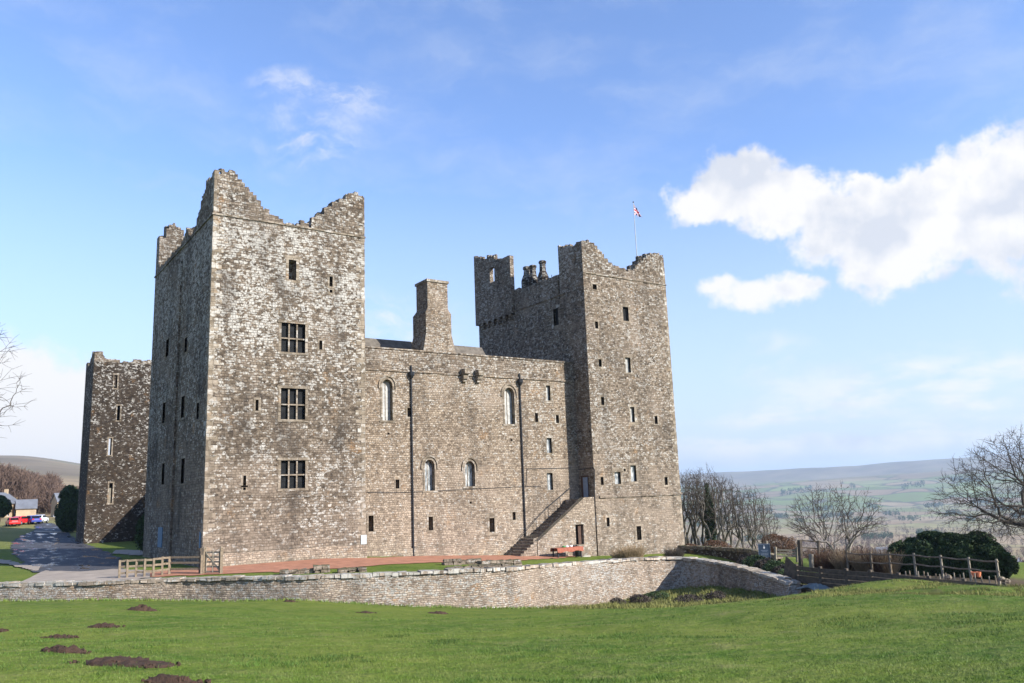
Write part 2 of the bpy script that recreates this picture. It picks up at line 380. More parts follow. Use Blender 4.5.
for x, y, z in [(0,0,2.42),(0,-12,2.9),(-14,4,2.6),(-22,20,1.2),(14,-10,2.6),(-30,40,-.2),(-18,30,.6),(30,0,1.0),(45,10,-.3),(20,-25,2.4)]: ctrl.append((x, y, z))
# ground beyond the wall end, and inside it
for px, py, d in [(830,592,44),(870,589,44),(900,590,42),(950,588,42),(1005,590,42),(1080,600,45),(835,566,62),(900,578,52),(950,580,52),(1010,583,52),(835,556,82),(1000,575,64),(1060,585,60),(780,565,64)]:
    ctrl.append(tuple(onD(px, py, d)))
for x, y in [(60,62),(66,55),(62,75)]: ctrl.append((x, y, float(terr(x, y))-.3))
CT = np.array(ctrl)
MOUNDS = [(*onD(905,583,31)[:2], 2.4, .14), (*onD(868,588,32)[:2], 1.8, .05), (*onD(985,592,25)[:2], 1.9, .16), (*onD(1030,592,26)[:2], 1.6, .10), (*onD(945,596,24)[:2], 1.0, -.10)]
def tps(r2): return np.where(r2 > 1e-9, .5*r2*np.log(np.maximum(r2, 1e-9)), 0)
_n = len(CT); _A = np.zeros((_n+3, _n+3))
_A[:_n,:_n] = tps(((CT[:,None,:2]-CT[None,:,:2])**2).sum(2))+np.eye(_n)*.8
_A[:_n,_n] = 1; _A[:_n,_n+1:] = CT[:,:2]; _A[_n,:_n] = 1; _A[_n+1:,:_n] = CT[:,:2].T
_w = np.linalg.solve(_A, np.concatenate([CT[:,2], [0,0,0]]))
def field(x, y):
    sh = x.shape; X = x.ravel(); Y = y.ravel(); out = np.zeros(len(X))
    for i in range(0, len(X), 40000):
        xs, ys = X[i:i+40000], Y[i:i+40000]
        r2 = (xs[:,None]-CT[None,:,0])**2+(ys[:,None]-CT[None,:,1])**2
        out[i:i+40000] = tps(r2)@_w[:_n]+_w[_n]+_w[_n+1]*xs+_w[_n+2]*ys
    return out.reshape(sh)
RR = [0, 60, 100, 176, 300, 600, 1000, 1500, 2500, 3500, 5000, 5800, 7000, 9000]
PROF = {-180: [0,-2,-2,-1,4,20,50,80,120,140,150,150,150,140], -60: [0,-3,-3,-1,3,18,50,80,130,140,150,150,150,140],
        -12: [-2,-3.5,-3.5,-1.5,2,18,40,80,180,190,170,150,130,100], 3.3: [-3,-4,-4,-1.5,1,12,34,70,152,140,160,140,120,100],
        9: [-3,-4,-4,-1.5,0,8,28,60,118,150,150,140,120,100], 30: [-4,-4.5,-5,-6,-8,-10,-5,10,60,80,60,60,100,100],
        45: [-5,-6,-8,-17,-33,-54,-72,-88,-98,-88,-10,-30,128,100], 56: [-5,-6,-8.5,-17,-33,-54,-72,-88,-98,-85,42,-10,150,110], 66: [-5,-6,-9,-18,-33,-54,-72,-88,-98,-80,62,10,182,120],
        100: [-2,-4,-8,-16,-32,-50,-70,-85,-98,-80,60,10,180,120], 180: [0,-2,-2,-1,4,20,50,80,120,140,150,150,150,140]}
PK = sorted(PROF); PT = np.array([PROF[k] for k in PK], float)+4
def vnoise(x, y, s, seed=0):
    x = x/s+seed*13.1; y = y/s+seed*7.7; xi = np.floor(x); yi = np.floor(y); fx = x-xi; fy = y-yi
    fx = fx*fx*(3-2*fx); fy = fy*fy*(3-2*fy)
    def h(a, b): v = np.sin(a*127.1+b*311.7+seed*17)*43758.5453; return v-np.floor(v)
    return (h(xi,yi)*(1-fx)+h(xi+1,yi)*fx)*(1-fy)+(h(xi,yi+1)*(1-fx)+h(xi+1,yi+1)*fx)*fy-.5
def far(x, y, r):
    a = np.degrees(np.arctan2(x, y)); ia = np.clip(np.searchsorted(PK, a)-1, 0, len(PK)-2)
    k = np.array(PK, float); t = np.clip((a-k[ia])/(k[ia+1]-k[ia]), 0, 1); t = t*t*(3-2*t)
    res = np.zeros_like(r); lr = np.log1p(r); LR = np.log1p(np.array(RR, float))
    for i in range(len(PK)):
        v = np.interp(lr, LR, PT[i])
        res += v*(np.where(ia == i, 1-t, 0)+np.where(ia+1 == i, t, 0))
    amp = np.interp(r, [100, 300, 2000, 6000], [0, .6, 8, 16])
    return res+amp*(vnoise(x, y, 420, 1)+.5*vnoise(x, y, 170, 2))
def sm(v, a, b): t = np.clip((v-a)/(b-a), 0, 1); return t*t*(3-2*t)
# resampled wall line (catmull-rom)
def cr(P, n):
    P = np.asarray(P, float); out = []
    for i in range(len(P)-1):
        p0, p1, p2, p3 = P[max(i-1,0)], P[i], P[i+1], P[min(i+2,len(P)-1)]
        for k in range(n):
            t = k/n; out.append(.5*((2*p1)+(-p0+p2)*t+(2*p0-5*p1+4*p2-p3)*t*t+(-p0+3*p1-3*p2+p3)*t**3))
    out.append(P[-1]); return np.array(out)
WL = cr(COP, 8)
TPOLY = np.vstack([WL[:,:2], [[47,38],[66,50],[95,95],[80,210],[-60,210],[-60,80]]])
def inside(x, y, poly=TPOLY):
    c = np.zeros(x.shape, bool); n = len(poly); j = n-1
    for i in range(n):
        xi, yi = poly[i]; xj, yj = poly[j]
        k = ((yi > y) != (yj > y)) & (x < (xj-xi)*(y-yi)/(yj-yi+1e-12)+xi)
        c ^= k; j = i
    return c
def height(x, y):
    x = np.asarray(x, float); y = np.asarray(y, float); r = np.hypot(x, y)
    fa = far(x, y, r)
    fi = np.zeros_like(r); nr = r < 110
    if nr.any(): fi[nr] = field(x[nr], y[nr])
    fi = fi+.08*vnoise(x, y, 2.3, 4)+.05*vnoise(x, y, .9, 5)+.022*vnoise(x, y, .33, 7)+.10*vnoise(x, y, 6, 6)
    ditch = np.exp(-(((x-37)/6.5)**2+((y-36.5)/5)**2)); fi = fi+ditch*(.35*vnoise(x, y, 1.6, 8)+.25*vnoise(x, y, .7, 9))
    for (mx, my, mr, ma) in MOUNDS: fi = fi+ma*np.exp(-((x-mx)**2+(y-my)**2)/mr**2)*(1+1.2*vnoise(x, y, 1.1, 15))
    a = np.degrees(np.arctan2(x, y))
    f = fi*(1-sm(r, 72, 105))+fa*sm(r, 72, 105)
    ins = inside(x, y)
    tz = terr(x, y)+.03*vnoise(x, y, 3, 3)
    w_ = sm(r, np.where(a > 35, 100, 115), np.where(a > 35, 130, 175))
    tz = tz*(1-w_)+fa*w_
    return np.where(ins, tz, f)
def hz(x, y): return float(height(np.array([x]), np.array([y]))[0])
def ground_at(px, py, lo=8, hi=400):
    """where the sight line through a picture point meets the ground"""
    ds = np.geomspace(lo, hi, 900); d = ray(px, py); k = ds/math.hypot(d[0], d[1])
    X = EYE[0]+d[0]*k; Y = EYE[1]+d[1]*k; Z = EYE[2]+d[2]*k; hh = height(X, Y)
    i = np.where(Z < hh)[0]; i = i[0] if len(i) else len(ds)-1
    return np.array([X[i], Y[i], hh[i]])

# ground sheet: polar grid
azs = np.radians(np.concatenate([np.arange(-180, -12, 4), np.arange(-12, 76, .16), np.arange(76, 181, 4)]))
rs = np.concatenate([[0.0, 1, 2, 3], np.geomspace(4, 30, 110), np.geomspace(30.3, 75, 130), np.geomspace(76, 400, 90), np.geomspace(410, 8900, 110)])
AZ, RS = np.meshgrid(azs, rs); gx = RS*np.sin(AZ); gy = RS*np.cos(AZ); gz = height(gx, gy)
na, nr_ = len(azs), len(rs)
ii, jj = np.meshgrid(np.arange(na-1), np.arange(nr_-1)); b0 = (jj*na+ii).ravel()
fq = np.stack([b0, b0+na, b0+na+1, b0+1], 1)
def ground_material():
    mt, g, b = newmat('ground_cover')
    p = g.n('ShaderNodeNewGeometry').outputs['Position']; sp = g.n('ShaderNodeSeparateXYZ', {0: p})
    flat = g.n('ShaderNodeCombineXYZ', {0: sp.outputs[0], 1: sp.outputs[1], 2: 0.0}).outputs[0]
    r = g.v('LENGTH', flat, out=1)
    n1 = g.noise(flat, .35, 6, .62); n2 = g.noise(flat, 2.2, 6, .7); n3 = g.noise(flat, 14, 4, .7)
    near = g.mix(g.rng(n1, .35, .68), (.056, .112, .010), (.125, .168, .020))
    near = g.mix(g.rng(n2, .42, .68, 0, .75), near, (.19, .20, .055))
    near = g.mix(g.rng(n3, .50, .70, 0, .75), near, (.030, .062, .010))
    near = g.mix(g.rng(g.noise(g.v('MULTIPLY', flat, (.7, 1, 1)), 5.5, 5, .75), .56, .68, 0, .6), near, (.035, .07, .012))
    near = g.mix(g.m('MULTIPLY', g.rng(g.noise(flat, .9, 5, .75), .56, .70), .6), near, (.22, .19, .085))
    near = g.mix(g.rng(g.noise(flat, .09, 4, .6), .45, .62, 0, .45), near, (.17, .19, .035))
    m1_ = g.v('LENGTH', g.v('MULTIPLY', g.v('SUBTRACT', flat, (24.5, 17.5, 0)), (1/9, 1/9, 0)), out=1)
    near = g.mix(g.m('MULTIPLY', g.rng(m1_, 1.1, .7), g.rng(g.noise(flat, 1.1, 6, .7), .50, .62, 0, .75)), near, (.085, .085, .03))
    # rough bank by the wall and ditch
    dv = g.v('MULTIPLY', g.v('SUBTRACT', flat, (37, 37, 0)), (1/11, 1/6.0, 0))
    rg = g.m('MULTIPLY', g.rng(g.v('LENGTH', dv, out=1), 1.0, .45), g.rng(n2, .3, .6, .35, 1))
    rough = g.mix(g.rng(g.noise(flat, 1.4, 6, .75), .42, .6), (.055, .045, .024), (.17, .165, .062))
    near = g.mix(rg, near, rough)
    # distant vale
    wv = g.v('ADD', flat, g.v('SCALE', g.v('SUBTRACT', g.noise(flat, .004, 3, .5, True), (.5,.5,.5)), 160))
    vo = g.n('ShaderNodeTexVoronoi', {'Vector': g.v('MULTIPLY', wv, (1.0, .8, 1)), 'Scale': .0052})
    vs = g.n('ShaderNodeSeparateColor', {0: vo.outputs['Color']})
    ve = g.n('ShaderNodeTexVoronoi', {'Vector': g.v('MULTIPLY', wv, (1.0, .8, 1)), 'Scale': .0052}, feature='DISTANCE_TO_EDGE')
    fc = g.ramp(vs.outputs[0], [(.0, (.10, .15, .04)), (.25, (.19, .25, .085)), (.42, (.27, .22, .14)), (.62, (.21, .155, .10)), (.8, (.15, .21, .07)), (1, (.30, .25, .17))])
    fc = g.mix(g.rng(g.noise(flat, .012, 6, .7), .38, .62), fc, g.mix(.5, fc, (.12, .085, .06)))
    fc = g.mix(g.rng(ve.outputs['Distance'], .05, .02, 0, .8), fc, (.055, .05, .038))
    browns = g.mix(g.rng(g.noise(flat, .02, 5, .7), .35, .65), (.14, .10, .06), (.36, .27, .17))
    fc = g.mix(g.m('MULTIPLY', g.rng(r, 3600, 1500), .65), fc, browns)
    md = g.v('LENGTH', g.v('MULTIPLY', g.v('SUBTRACT', flat, (44.5, 27, 0)), (1/13, 1/7.5, 0)), out=1)
    near = g.mix(g.m('MULTIPLY', g.rng(md, 1.05, .85), g.rng(n2, .2, .5, .6, 1)), near, g.mix(n2, (.05, .038, .025), (.17, .125, .08)))
    fc = g.mix(1.0, fc, (1.3, 1.25, 1.15), 'MULTIPLY')
    # moorland tops
    az_ = g.m('ARCTAN2', sp.outputs[0], sp.outputs[1])
    moor = g.mix(g.rng(g.noise(flat, .003, 6, .6), .35, .65), (.12, .095, .065), (.26, .205, .125))
    moor = g.mix(g.rng(g.noise(g.v('MULTIPLY', flat, (1, .35, 1)), .011, 4, .6), .52, .6, 0, .35), moor, (.16, .17, .08))
    fc = g.mix(g.rng(g.m('ADD', sp.outputs[2], g.m('MULTIPLY', g.m('SUBTRACT', g.noise(flat, .002, 3, .5), .5), 90)), 18, 55), fc, moor)
    col = g.mix(g.rng(r, 105, 230), near, fc)
    g.set(b.inputs['Base Color'], col); b.inputs['Roughness'].default_value = .95; b.inputs['Specular IOR Level'].default_value = .1
    hb = g.m('ADD', g.m('MULTIPLY', n2, 1.2), g.m('MULTIPLY', n3, .35))
    g.set(b.inputs['Normal'], g.n('ShaderNodeBump', {'Height': hb, 'Distance': .10, 'Strength': .9}))
    return mt
M['ground'] = ground_material()
o = rawmesh('ground', np.stack([gx.ravel(), gy.ravel(), gz.ravel()], 1), fq[:, ::-1], M['ground'], k=4, smooth=True)
tag(o, kind='structure')

def drape(name, near, farp, mat, dz=.03, nu=24, nv=8, kind='structure', jit=.7):
    """a sheet between two ground lines (lists of x,y), laid dz above the ground"""
    A = cr(near, nu); B = cr(farp, nu); n = len(A); tB_ = np.linspace(0, 1, len(B)); tA_ = np.linspace(0, 1, n)
    B = np.stack([np.interp(tA_, tB_, B[:,0]), np.interp(tA_, tB_, B[:,1])], 1); V = []
    for i in range(n):
        for k in range(nv+1):
            q = A[i]*(1-k/nv)+B[i]*(k/nv); V.append((q[0], q[1]))
    V = np.array(V); nr0 = np.arange(len(V)) % (nv+1); ed = np.isin(nr0, (0, nv)); V = V+np.where(ed[:,None], np.stack([vnoise(V[:,0], V[:,1], .7, 41), vnoise(V[:,0], V[:,1], .7, 42)], 1)*jit, 0)
    Z = height(V[:,0], V[:,1])+dz
    F = [(i*(nv+1)+k, i*(nv+1)+k+1, (i+1)*(nv+1)+k+1, (i+1)*(nv+1)+k) for i in range(n-1) for k in range(nv)]
    o = rawmesh(name, np.column_stack([V, Z]), F, mat, k=4, uv=V)
    return tag(o, kind=kind)
def gp(px, py, z=0.0):
    d = ray(px, py); k = (z-4.0)/d[2]; return np.array([d[0]*k, d[1]*k])

# ------------------------------------------------------------------ haze
mt = bpy.data.materials.new('haze_air'); mt.use_nodes = True; nt = mt.node_tree; nt.nodes.clear()
ou = nt.nodes.new('ShaderNodeOutputMaterial'); pv = nt.nodes.new('ShaderNodeVolumePrincipled')
pv.inputs['Density'].default_value = 1.1e-4; pv.inputs['Color'].default_value = (.62, .80, 1.0, 1); pv.inputs['Anisotropy'].default_value = .2
nt.links.new(pv.outputs[0], ou.inputs['Volume'])
mb = MB(); mb.box(-9300, 9300, -9300, 9300, float(gz.min())-1, 275); ho = mb.build('haze', mt, uv=False); tag(ho, kind='stuff')
ho['label'] = 'thin pale blue haze filling the air over the vale'; ho['category'] = 'haze'

# ------------------------------------------------------------------ castle
XA, YA, XB, YC = 15.23, 60.1, 50.52, 62.4
AX1, AY1 = 27.33, 80.2          # first tower: right edge, back edge
BX1, BY1 = 61.75, 79.4
ZS = 25.45                      # wall-head string course
castle = thing('castle', (38, 80, 0), 'ruined medieval stone castle with tall corner towers behind the curved dry stone wall', 'castle')

def wall_slab(mb, axis, fixed, out, u0, u1, z0, z1, th, holes):
    """slab with real openings. axis 'y': face in plane y=fixed, u=x; axis 'x': plane x=fixed, u=y. out=+-1 outward direction.
    holes: (ua,ub,za,zb,depth) depth None = right through"""
    us = sorted({u0, u1, *[h[0] for h in holes], *[h[1] for h in holes]}); zs = sorted({z0, z1, *[h[2] for h in holes], *[h[3] for h in holes]})
    def P(u, z, d):
        f = fixed-out*d
        return (u, f, z) if axis == 'y' else (f, u, z)
    def quad(a, b, c, d, flip=False):
        mb.add([a, b, c, d], [(0,1,2,3) if not flip else (3,2,1,0)])
    fl = (axis == 'y' and out > 0) or (axis == 'x' and out < 0)
    def inh(u, z): return any(h[0] < u < h[1] and h[2] < z < h[3] for h in holes)
    def inht(u, z): return any(h[0] < u < h[1] and h[2] < z < h[3] and h[4] is None for h in holes)
    for i in range(len(us)-1):
        for k in range(len(zs)-1):
            uc, zc = (us[i]+us[i+1])/2, (zs[k]+zs[k+1])/2
            if not inh(uc, zc): quad(P(us[i],zs[k],0), P(us[i+1],zs[k],0), P(us[i+1],zs[k+1],0), P(us[i],zs[k+1],0), fl)
            if not inht(uc, zc): quad(P(us[i],zs[k],th), P(us[i+1],zs[k],th), P(us[i+1],zs[k+1],th), P(us[i],zs[k+1],th), not fl)
    for (a, b, c, d, dep) in holes:
        t = th if dep is None else dep
        quad(P(a,c,0), P(a,c,t), P(a,d,t), P(a,d,0), fl); quad(P(b,c,0), P(b,d,0), P(b,d,t), P(b,c,t), fl)
        quad(P(a,c,0), P(b,c,0), P(b,c,t), P(a,c,t), fl); quad(P(a,d,0), P(a,d,t), P(b,d,t), P(b,d,0), fl)
        if dep is not None: quad(P(a,c,t), P(b,c,t), P(b,d,t), P(a,d,t), fl)
    quad(P(u0,z0,0), P(u0,z1,0), P(u0,z1,th), P(u0,z0,th), fl); quad(P(u1,z0,0), P(u1,z0,th), P(u1,z1,th), P(u1,z1,0), fl)
    quad(P(u0,z1,0), P(u1,z1,0), P(u1,z1,th), P(u0,z1,th), fl)

def rect(face, px, py, wpx, hpx):
    """opening centred on picture point, on plane face=('y',Y) or ('x',X); returns u0,u1,z0,z1"""
    f = onY if face[0] == 'y' else onX; i = 0 if face[0] == 'y' else 1
    a = f(px-wpx/2, py-hpx/2, face[1]); b = f(px+wpx/2, py+hpx/2, face[1]); c = f(px, py, face[1])
    t = f(px, py-hpx/2, face[1])[2]; bo = f(px, py+hpx/2, face[1])[2]
    l = f(px-wpx/2, py, face[1])[i]; r = f(px+wpx/2, py, face[1])[i]
    u0, u1 = min(l, r), max(l, r)
    return [round(float(u0), 3), round(float(u1), 3), round(float(bo), 3), round(float(t), 3)]

def facebox(mb, face, out, u0, u1, z0, z1, d0, d1):
    """box on a wall face: from d0 to d1 outward of the plane"""
    a, b = face[1]+out*d0, face[1]+out*d1; lo, hi = min(a, b), max(a, b)
    if face[0] == 'y': mb.box(u0, u1, lo, hi, z0, z1)
    else: mb.box(lo, hi, u0, u1, z0, z1)
def slit_frame(face, out, r, parent, pane=None, wide=.17, name='window'):
    u0, u1, z0, z1 = r; f = MB(); j = lambda: rnd.uniform(.7, 1.4)*wide
    facebox(f, face, out, u0-j(), u0, z0, z1, -.18, .018); facebox(f, face, out, u1, u1+j(), z0, z1, -.18, .018)
    facebox(f, face, out, u0-wide*1.2, u1+wide*1.2, z1, z1+j()*1.1, -.18, .024); facebox(f, face, out, u0-wide*1.3, u1+wide*1.3, z0-j(), z0, -.18, .024)
    w_ = f.build(name, M['ashlar'], parent)
    if pane is not None:
        p = MB(); facebox(p, face, out, u0, u1, z0, z1, -.30, -.26); p.build('pane', pane, w_) if parent.parent is None else p.build('pane', pane, parent)
    return w_
def mullioned(face, out, r, parent, nx=3, split=.48):
    u0, u1, z0, z1 = r; f = MB(); t = .2
    facebox(f, face, out, u0-t, u0, z0, z1, -.25, .02); facebox(f, face, out, u1, u1+t, z0, z1, -.25, .02)
    facebox(f, face, out, u0-t-.1, u1+t+.1, z1, z1+.2, -.25, .07); facebox(f, face, out, u0-t-.05, u1+t+.05, z0-.18, z0, -.25, .05)
    for k in range(1, nx):
        c = u0+(u1-u0)*k/nx; facebox(f, face, out, c-.055, c+.055, z0, z1, -.22, -.06)
    zc = z0+(z1-z0)*split; facebox(f, face, out, u0, u1, zc-.05, zc+.05, -.215, -.065)
    o = f.build('window', M['ashlar'], parent)
    p = MB(); facebox(p, face, out, u0, u1, z0, z1, -.30, -.27); p.build('pane', M['glass'], parent)
    return o
def strip_course(parent, face, out, u0, u1, z, h=.13, d=.09, mat='ashlar', zslope=0):
    f = MB(); n = max(2, int((u1-u0)/.8)); last = u0
    for k in range(n):
        b = u0+(u1-u0)*(k+1)/n; zz = z+zslope*(k/n)+rnd.uniform(-.015, .015)
        facebox(f, face, out, last, b-.004, zz-h, zz, -.05, d+rnd.uniform(-.02, .02)); last = b
    return f.build('string_course', M[mat], parent)
def quoins(parent, x, y, sx, sy, z0, z1, mat='quoin'):
    """alternating dressed corner stones; sx, sy point from the corner into the building"""
    f = MB(); z = z0; k = 0
    while z < z1-.05:
        h = min(rnd.uniform(.28, .42), z1-z); la, lb = (rnd.uniform(.55, .85), rnd.uniform(.28, .42)) if k % 2 else (rnd.uniform(.28, .42), rnd.uniform(.55, .85))
        p = rnd.uniform(.006, .026); a0, a1 = x-sx*p, x+sx*la; b0, b1 = y-sy*p, y+sy*lb
        f.box(min(a0,a1), max(a0,a1), min(b0,y+sy*.12), max(b0,y+sy*.12), z+.004, z+h-.008)
        a1 = x+sx*.12
        f.box(min(a0,a1), max(a0,a1), min(y+sy*.12,b1), max(y+sy*.12,b1), z+.004, z+h-.008)
        z += h; k += 1
    return f.build('quoins', M[mat], parent)
def ragged(mb, a, b, th, zb, prof, inn, step=.28, rag=.16, nt=3, cour=.2):
    """broken wall head from a to b (xy), thickness th towards inn (unit xy), following prof [(s,z)] """
    a = np.array(a, float); b = np.array(b, float); L = np.hypot(*(b-a)); d = (b-a)/L; inn = np.array(inn, float)
    ps = [p[0] for p in prof]; pz = [p[1] for p in prof]; s = 0
    while s < L-1e-3:
        e = min(L, s+rnd.uniform(.65, 1.35)*step)
        if L-e < .1: e = L
        zt0 = np.interp((s+e)/2, ps, pz)
        for k in range(nt):
            t0, t1 = th*k/nt, th*(k+1)/nt
            zt = zt0+rnd.uniform(-rag, rag)*(1 if k == 0 else 1.4)
            zt = zb+max(.04, round((zt-zb)/cour)*cour+rnd.uniform(-.03, .03))
            j = rnd.uniform(-.012, .02) if k == 0 else 0
            c = [a+d*s+inn*(t0-j), a+d*e+inn*(t0-j), a+d*e+inn*t1, a+d*s+inn*t1]
            area = (c[1][0]-c[0][0])*(c[3][1]-c[0][1])-(c[1][1]-c[0][1])*(c[3][0]-c[0][0])
            if area < 0: c = c[::-1]
            tj = [rnd.uniform(-.05, .05) for _ in range(4)]
            mb.add([(*c[0],zb),(*c[1],zb),(*c[2],zb),(*c[3],zb)]+[(*c[q],zt+tj[q]) for q in range(4)], [(4,5,6,7),(0,1,5,4),(1,2,6,5),(2,3,7,6),(3,0,4,7)])
        if rnd.random() < .5:
            q = a+d*(s+e)/2+inn*th*rnd.uniform(.1, .6); r3 = rnd.uniform(.08, .2)
            mb.obox((q[0], q[1], zt0+rnd.uniform(-.05, .1)), (r3, r3*.8, r3*.55), Matrix.Rotation(rnd.uniform(0, 3), 3, 'Z').to_euler() , r3*.25)
        s = e
    return mb
def prof_px(pts, plane, a, b):
    """picture profile points -> (distance along a..b, z)"""
    f = onY if plane[0] == 'y' else onX; i = 0 if plane[0] == 'y' else 1; out = []
    for x, y in pts:
        p = f(x, y, plane[1]); out.append((abs(float(p[i])-a), float(p[2])))
    return sorted(out)

# ---- near tower (left of picture centre)
faceAf, faceAs = ('y', YA), ('x', XA)
mullA = [rect(faceAf, 293.2, 338, 24, 29), rect(faceAf, 293, 404, 24.5, 31), rect(faceAf, 293, 474.3, 24.5, 28)]
slitA = [rect(faceAf, 292.4, 270, 7.5, 20), rect(faceAf, 331, 281.5, 3.2, 10), rect(faceAf, 331, 291.3, 2.6, 3), rect(faceAf, 320.7, 345, 3, 9),
         rect(faceAf, 257, 405.2, 3, 11), rect(faceAf, 244.6, 480.5, 3, 10), rect(faceAf, 244.4, 488.7, 2.6, 2.6), rect(faceAf, 235.5, 193.5, 3.5, 4)]
slitA_low = [h for h in slitA if h[3] < ZS]
sideA = [rect(faceAs, 167.5, 348, 2.8, 17), rect(faceAs, 164, 413, 2.8, 20), rect(faceAs, 183, 407, 3.4, 21), rect(faceAs, 198, 411, 2.4, 16), rect(faceAs, 163.3, 474, 2.8, 21), rect(faceAs, 183, 471, 3.6, 25), rect(faceAs, 186, 345, 2.6, 14)]
mb = MB()
wall_slab(mb, 'y', YA, -1, XA, AX1, -.8, ZS, 1.6, [(*h, .5) for h in mullA]+[(*h, .9) for h in slitA_low])
wall_slab(mb, 'y', AY1, 1, XA, AX1, -.8, ZS, 1.6, [])
wall_slab(mb, 'x', XA, -1, YA+1.6, AY1-1.6, -.8, ZS, 1.6, [(*h, .9) for h in sideA if h[0] > YA+1.7])
wall_slab(mb, 'x', AX1, 1, YA+1.6, AY1-1.6, -.8, ZS, 1.6, [])
tA = mb.build('corner_tower', M['stoneA'], castle); tA['label'] = 'near corner tower, lichen speckled, with three mullioned windows'
for r in mullA: mullioned(faceAf, -1, r, tA)
for i, r in enumerate(slitA_low): slit_frame(faceAf, -1, r, tA, wide=.26 if i == 0 else .13)
for r in sideA:
    if r[0] > YA+1.7: slit_frame(faceAs, -1, r, tA, wide=.14)
strip_course(tA, faceAf, -1, XA-.08, AX1+.08, ZS+.05); strip_course(tA, faceAs, -1, YA, AY1, ZS+.05, mat='stoneA'); strip_course(tA, faceAf, -1, XA+.7, AX1, 4.85, .12, .05, 'stoneA', -.3)
quoins(tA, XA, YA, 1, 1, -.5, 28.9); quoins(tA, AX1, YA, -1, 1, -.5, 27.4)
mb = MB(); mb.box(XA+1.6, AX1-1.6, YA+1.6, AY1-1.6, ZS-1.2, ZS-.9); mb.build('roof', M['roofslab'], tA)
mb = MB()
pf = prof_px([(211,177),(214,172),(222,170),(235,173),(241,179),(248,188),(256,198),(262,206),(272,213),(282,221),(286,223.5)], faceAf, XA, AX1)
pf = [(s, z) for s, z in pf]+[(6.1, ZS+.15), (7.5, ZS+.10)]
pf2 = prof_px([(300,226),(303,222),(312,218),(322,212),(331,206),(340,200),(348,195),(355,193.5),(364,197)], faceAf, XA, AX1)
PA = sorted(pf+pf2); PA = [(max(0, s), max(z, ZS+.08)) for s, z in PA]+[(AX1-XA, PA[-1][1])]
ragged(mb, (XA, YA), (AX1, YA), 1.3, ZS, PA, (0, 1))
ps = prof_px([(206,183),(203,196),(200,208),(197,220),(194,232),(190,235),(187,228),(184,238),(180,246),(172,254),(165,262),(160,266),(157,263),(155.5,250),(155,240)], faceAs, YA, AY1)
ps = [(0, 28.8)]+[p for p in ps if p[0] > .4]; ps = [(s, max(z, ZS+.1)) for s, z in ps]+[(AY1-YA, ps[-1][1])]
ragged(mb, (XA, YA+1.3), (XA, AY1-1.2), 1.2, ZS, [(s-1.3, z) for s, z in ps], (1, 0), nt=2)
pr = prof_px([(156,238),(160,230),(168,225),(176,225),(183,230),(186,240),(188,252),(192,262)], ('y', AY1-1.2), XA, AX1)
pr = [(s, max(z, ZS+.1)) for s, z in pr]+[(AX1-XA, ZS+.3)]
ragged(mb, (XA, AY1-1.2), (AX1, AY1-1.2), 1.2, ZS, pr, (0, 1), nt=2, rag=.25)
ragged(mb, (AX1, YA+1.3), (AX1, AY1-1.2), 1.2, ZS, [(0, 27.5), (2.5, ZS+1), (5, ZS+.2), (20, ZS+.3)], (-1, 0), nt=2)
p = mb.build('parapet', M['rubble'], tA); p['label'] = 'broken mossy wall head dipping in the middle'
# shallow pilaster and garderobe strip on the shaded side
mb = MB(); a = onX(176, 400, XA); mb.box(XA-.16, XA-.003, float(a[1])-.5, float(a[1])+.35, -.5, ZS-1.0); mb.build('pilaster', M['stoneA'], tA)
a = onX(160, 536, XA); mb = MB(); mb.box(XA-.06, XA-.003, float(a[1])-.95, float(a[1])+.55, 1.0, 2.6); dr = mb.build('door', M['bluepaint'], tA); dr['label'] = 'faded blue door in the shaded side'
mb = MB(); mb.box(XA-.05, XA-.004, YA+.5, YA+.85, 1.3, 2.4); mb.build('notice', M['bluepaint'], tA)
a = rect(faceAf, 363.5, 541, 5.6, 12); mb = MB(); facebox(mb, faceAf, -1, *a, .003, .06); nb = mb.build('notice', M['panel'], tA)
mb = MB(); mb.box(XA-.10, AX1+.06, YA-.14, YA-.003, -.7, .85); mb.build('plinth', M['stoneC'], tA)

# ---- far right tower
faceBf, faceBs = ('y', YA), ('x', XB)
slB = [(594.6,287,4,5),(625.7,314,5.5,14),(596.5,325,3,7),(600,363,3,7.5),(628,365,5,15),(602.5,401,3,8),(632.4,414.5,4,15),(656,420,3,8),(602,481,3,8),(617.7,478,6,12),(633.5,473.4,5.5,16),(666,481,3,8),(608,522,3,9),(639,533,4.5,14),(624.5,470,2.0,2.5)]
rB = [rect(faceBf, *s) for s in slB]
sB = [rect(faceBs, 556, 317, 5, 17)]
doorB = [61.05, 62.15, 4.05, 6.1]
mb = MB()
wall_slab(mb, 'y', YA, -1, XB, BX1, -3, ZS, 1.6, [(*h, .9) for h in rB])
wall_slab(mb, 'y', BY1, 1, XB, BX1, -3, ZS-1.6, 1.6, [])
wall_slab(mb, 'x', XB, -1, YA+1.6, BY1-1.6, -3, ZS-1.9, 1.6, [(*h, .7) for h in sB])
wall_slab(mb, 'x', BX1, 1, YA+1.6, BY1-1.6, -3, ZS, 1.6, [])
tB = mb.build('corner_tower', M['stoneB'], castle); tB['label'] = 'right hand corner tower with turret, chimneys and flagpole'
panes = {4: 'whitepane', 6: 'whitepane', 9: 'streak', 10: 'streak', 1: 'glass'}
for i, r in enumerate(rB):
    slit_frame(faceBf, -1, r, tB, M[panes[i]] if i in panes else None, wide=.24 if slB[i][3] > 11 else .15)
slit_frame(faceBs, -1, sB[0], tB, M['glass'], .25)
strip_course(tB, faceBf, -1, XB-.06, BX1+.06, ZS+.03); strip_course(tB, faceBf, -1, XB+.5, BX1+.1, 3.8, .2, .13, 'stoneB')
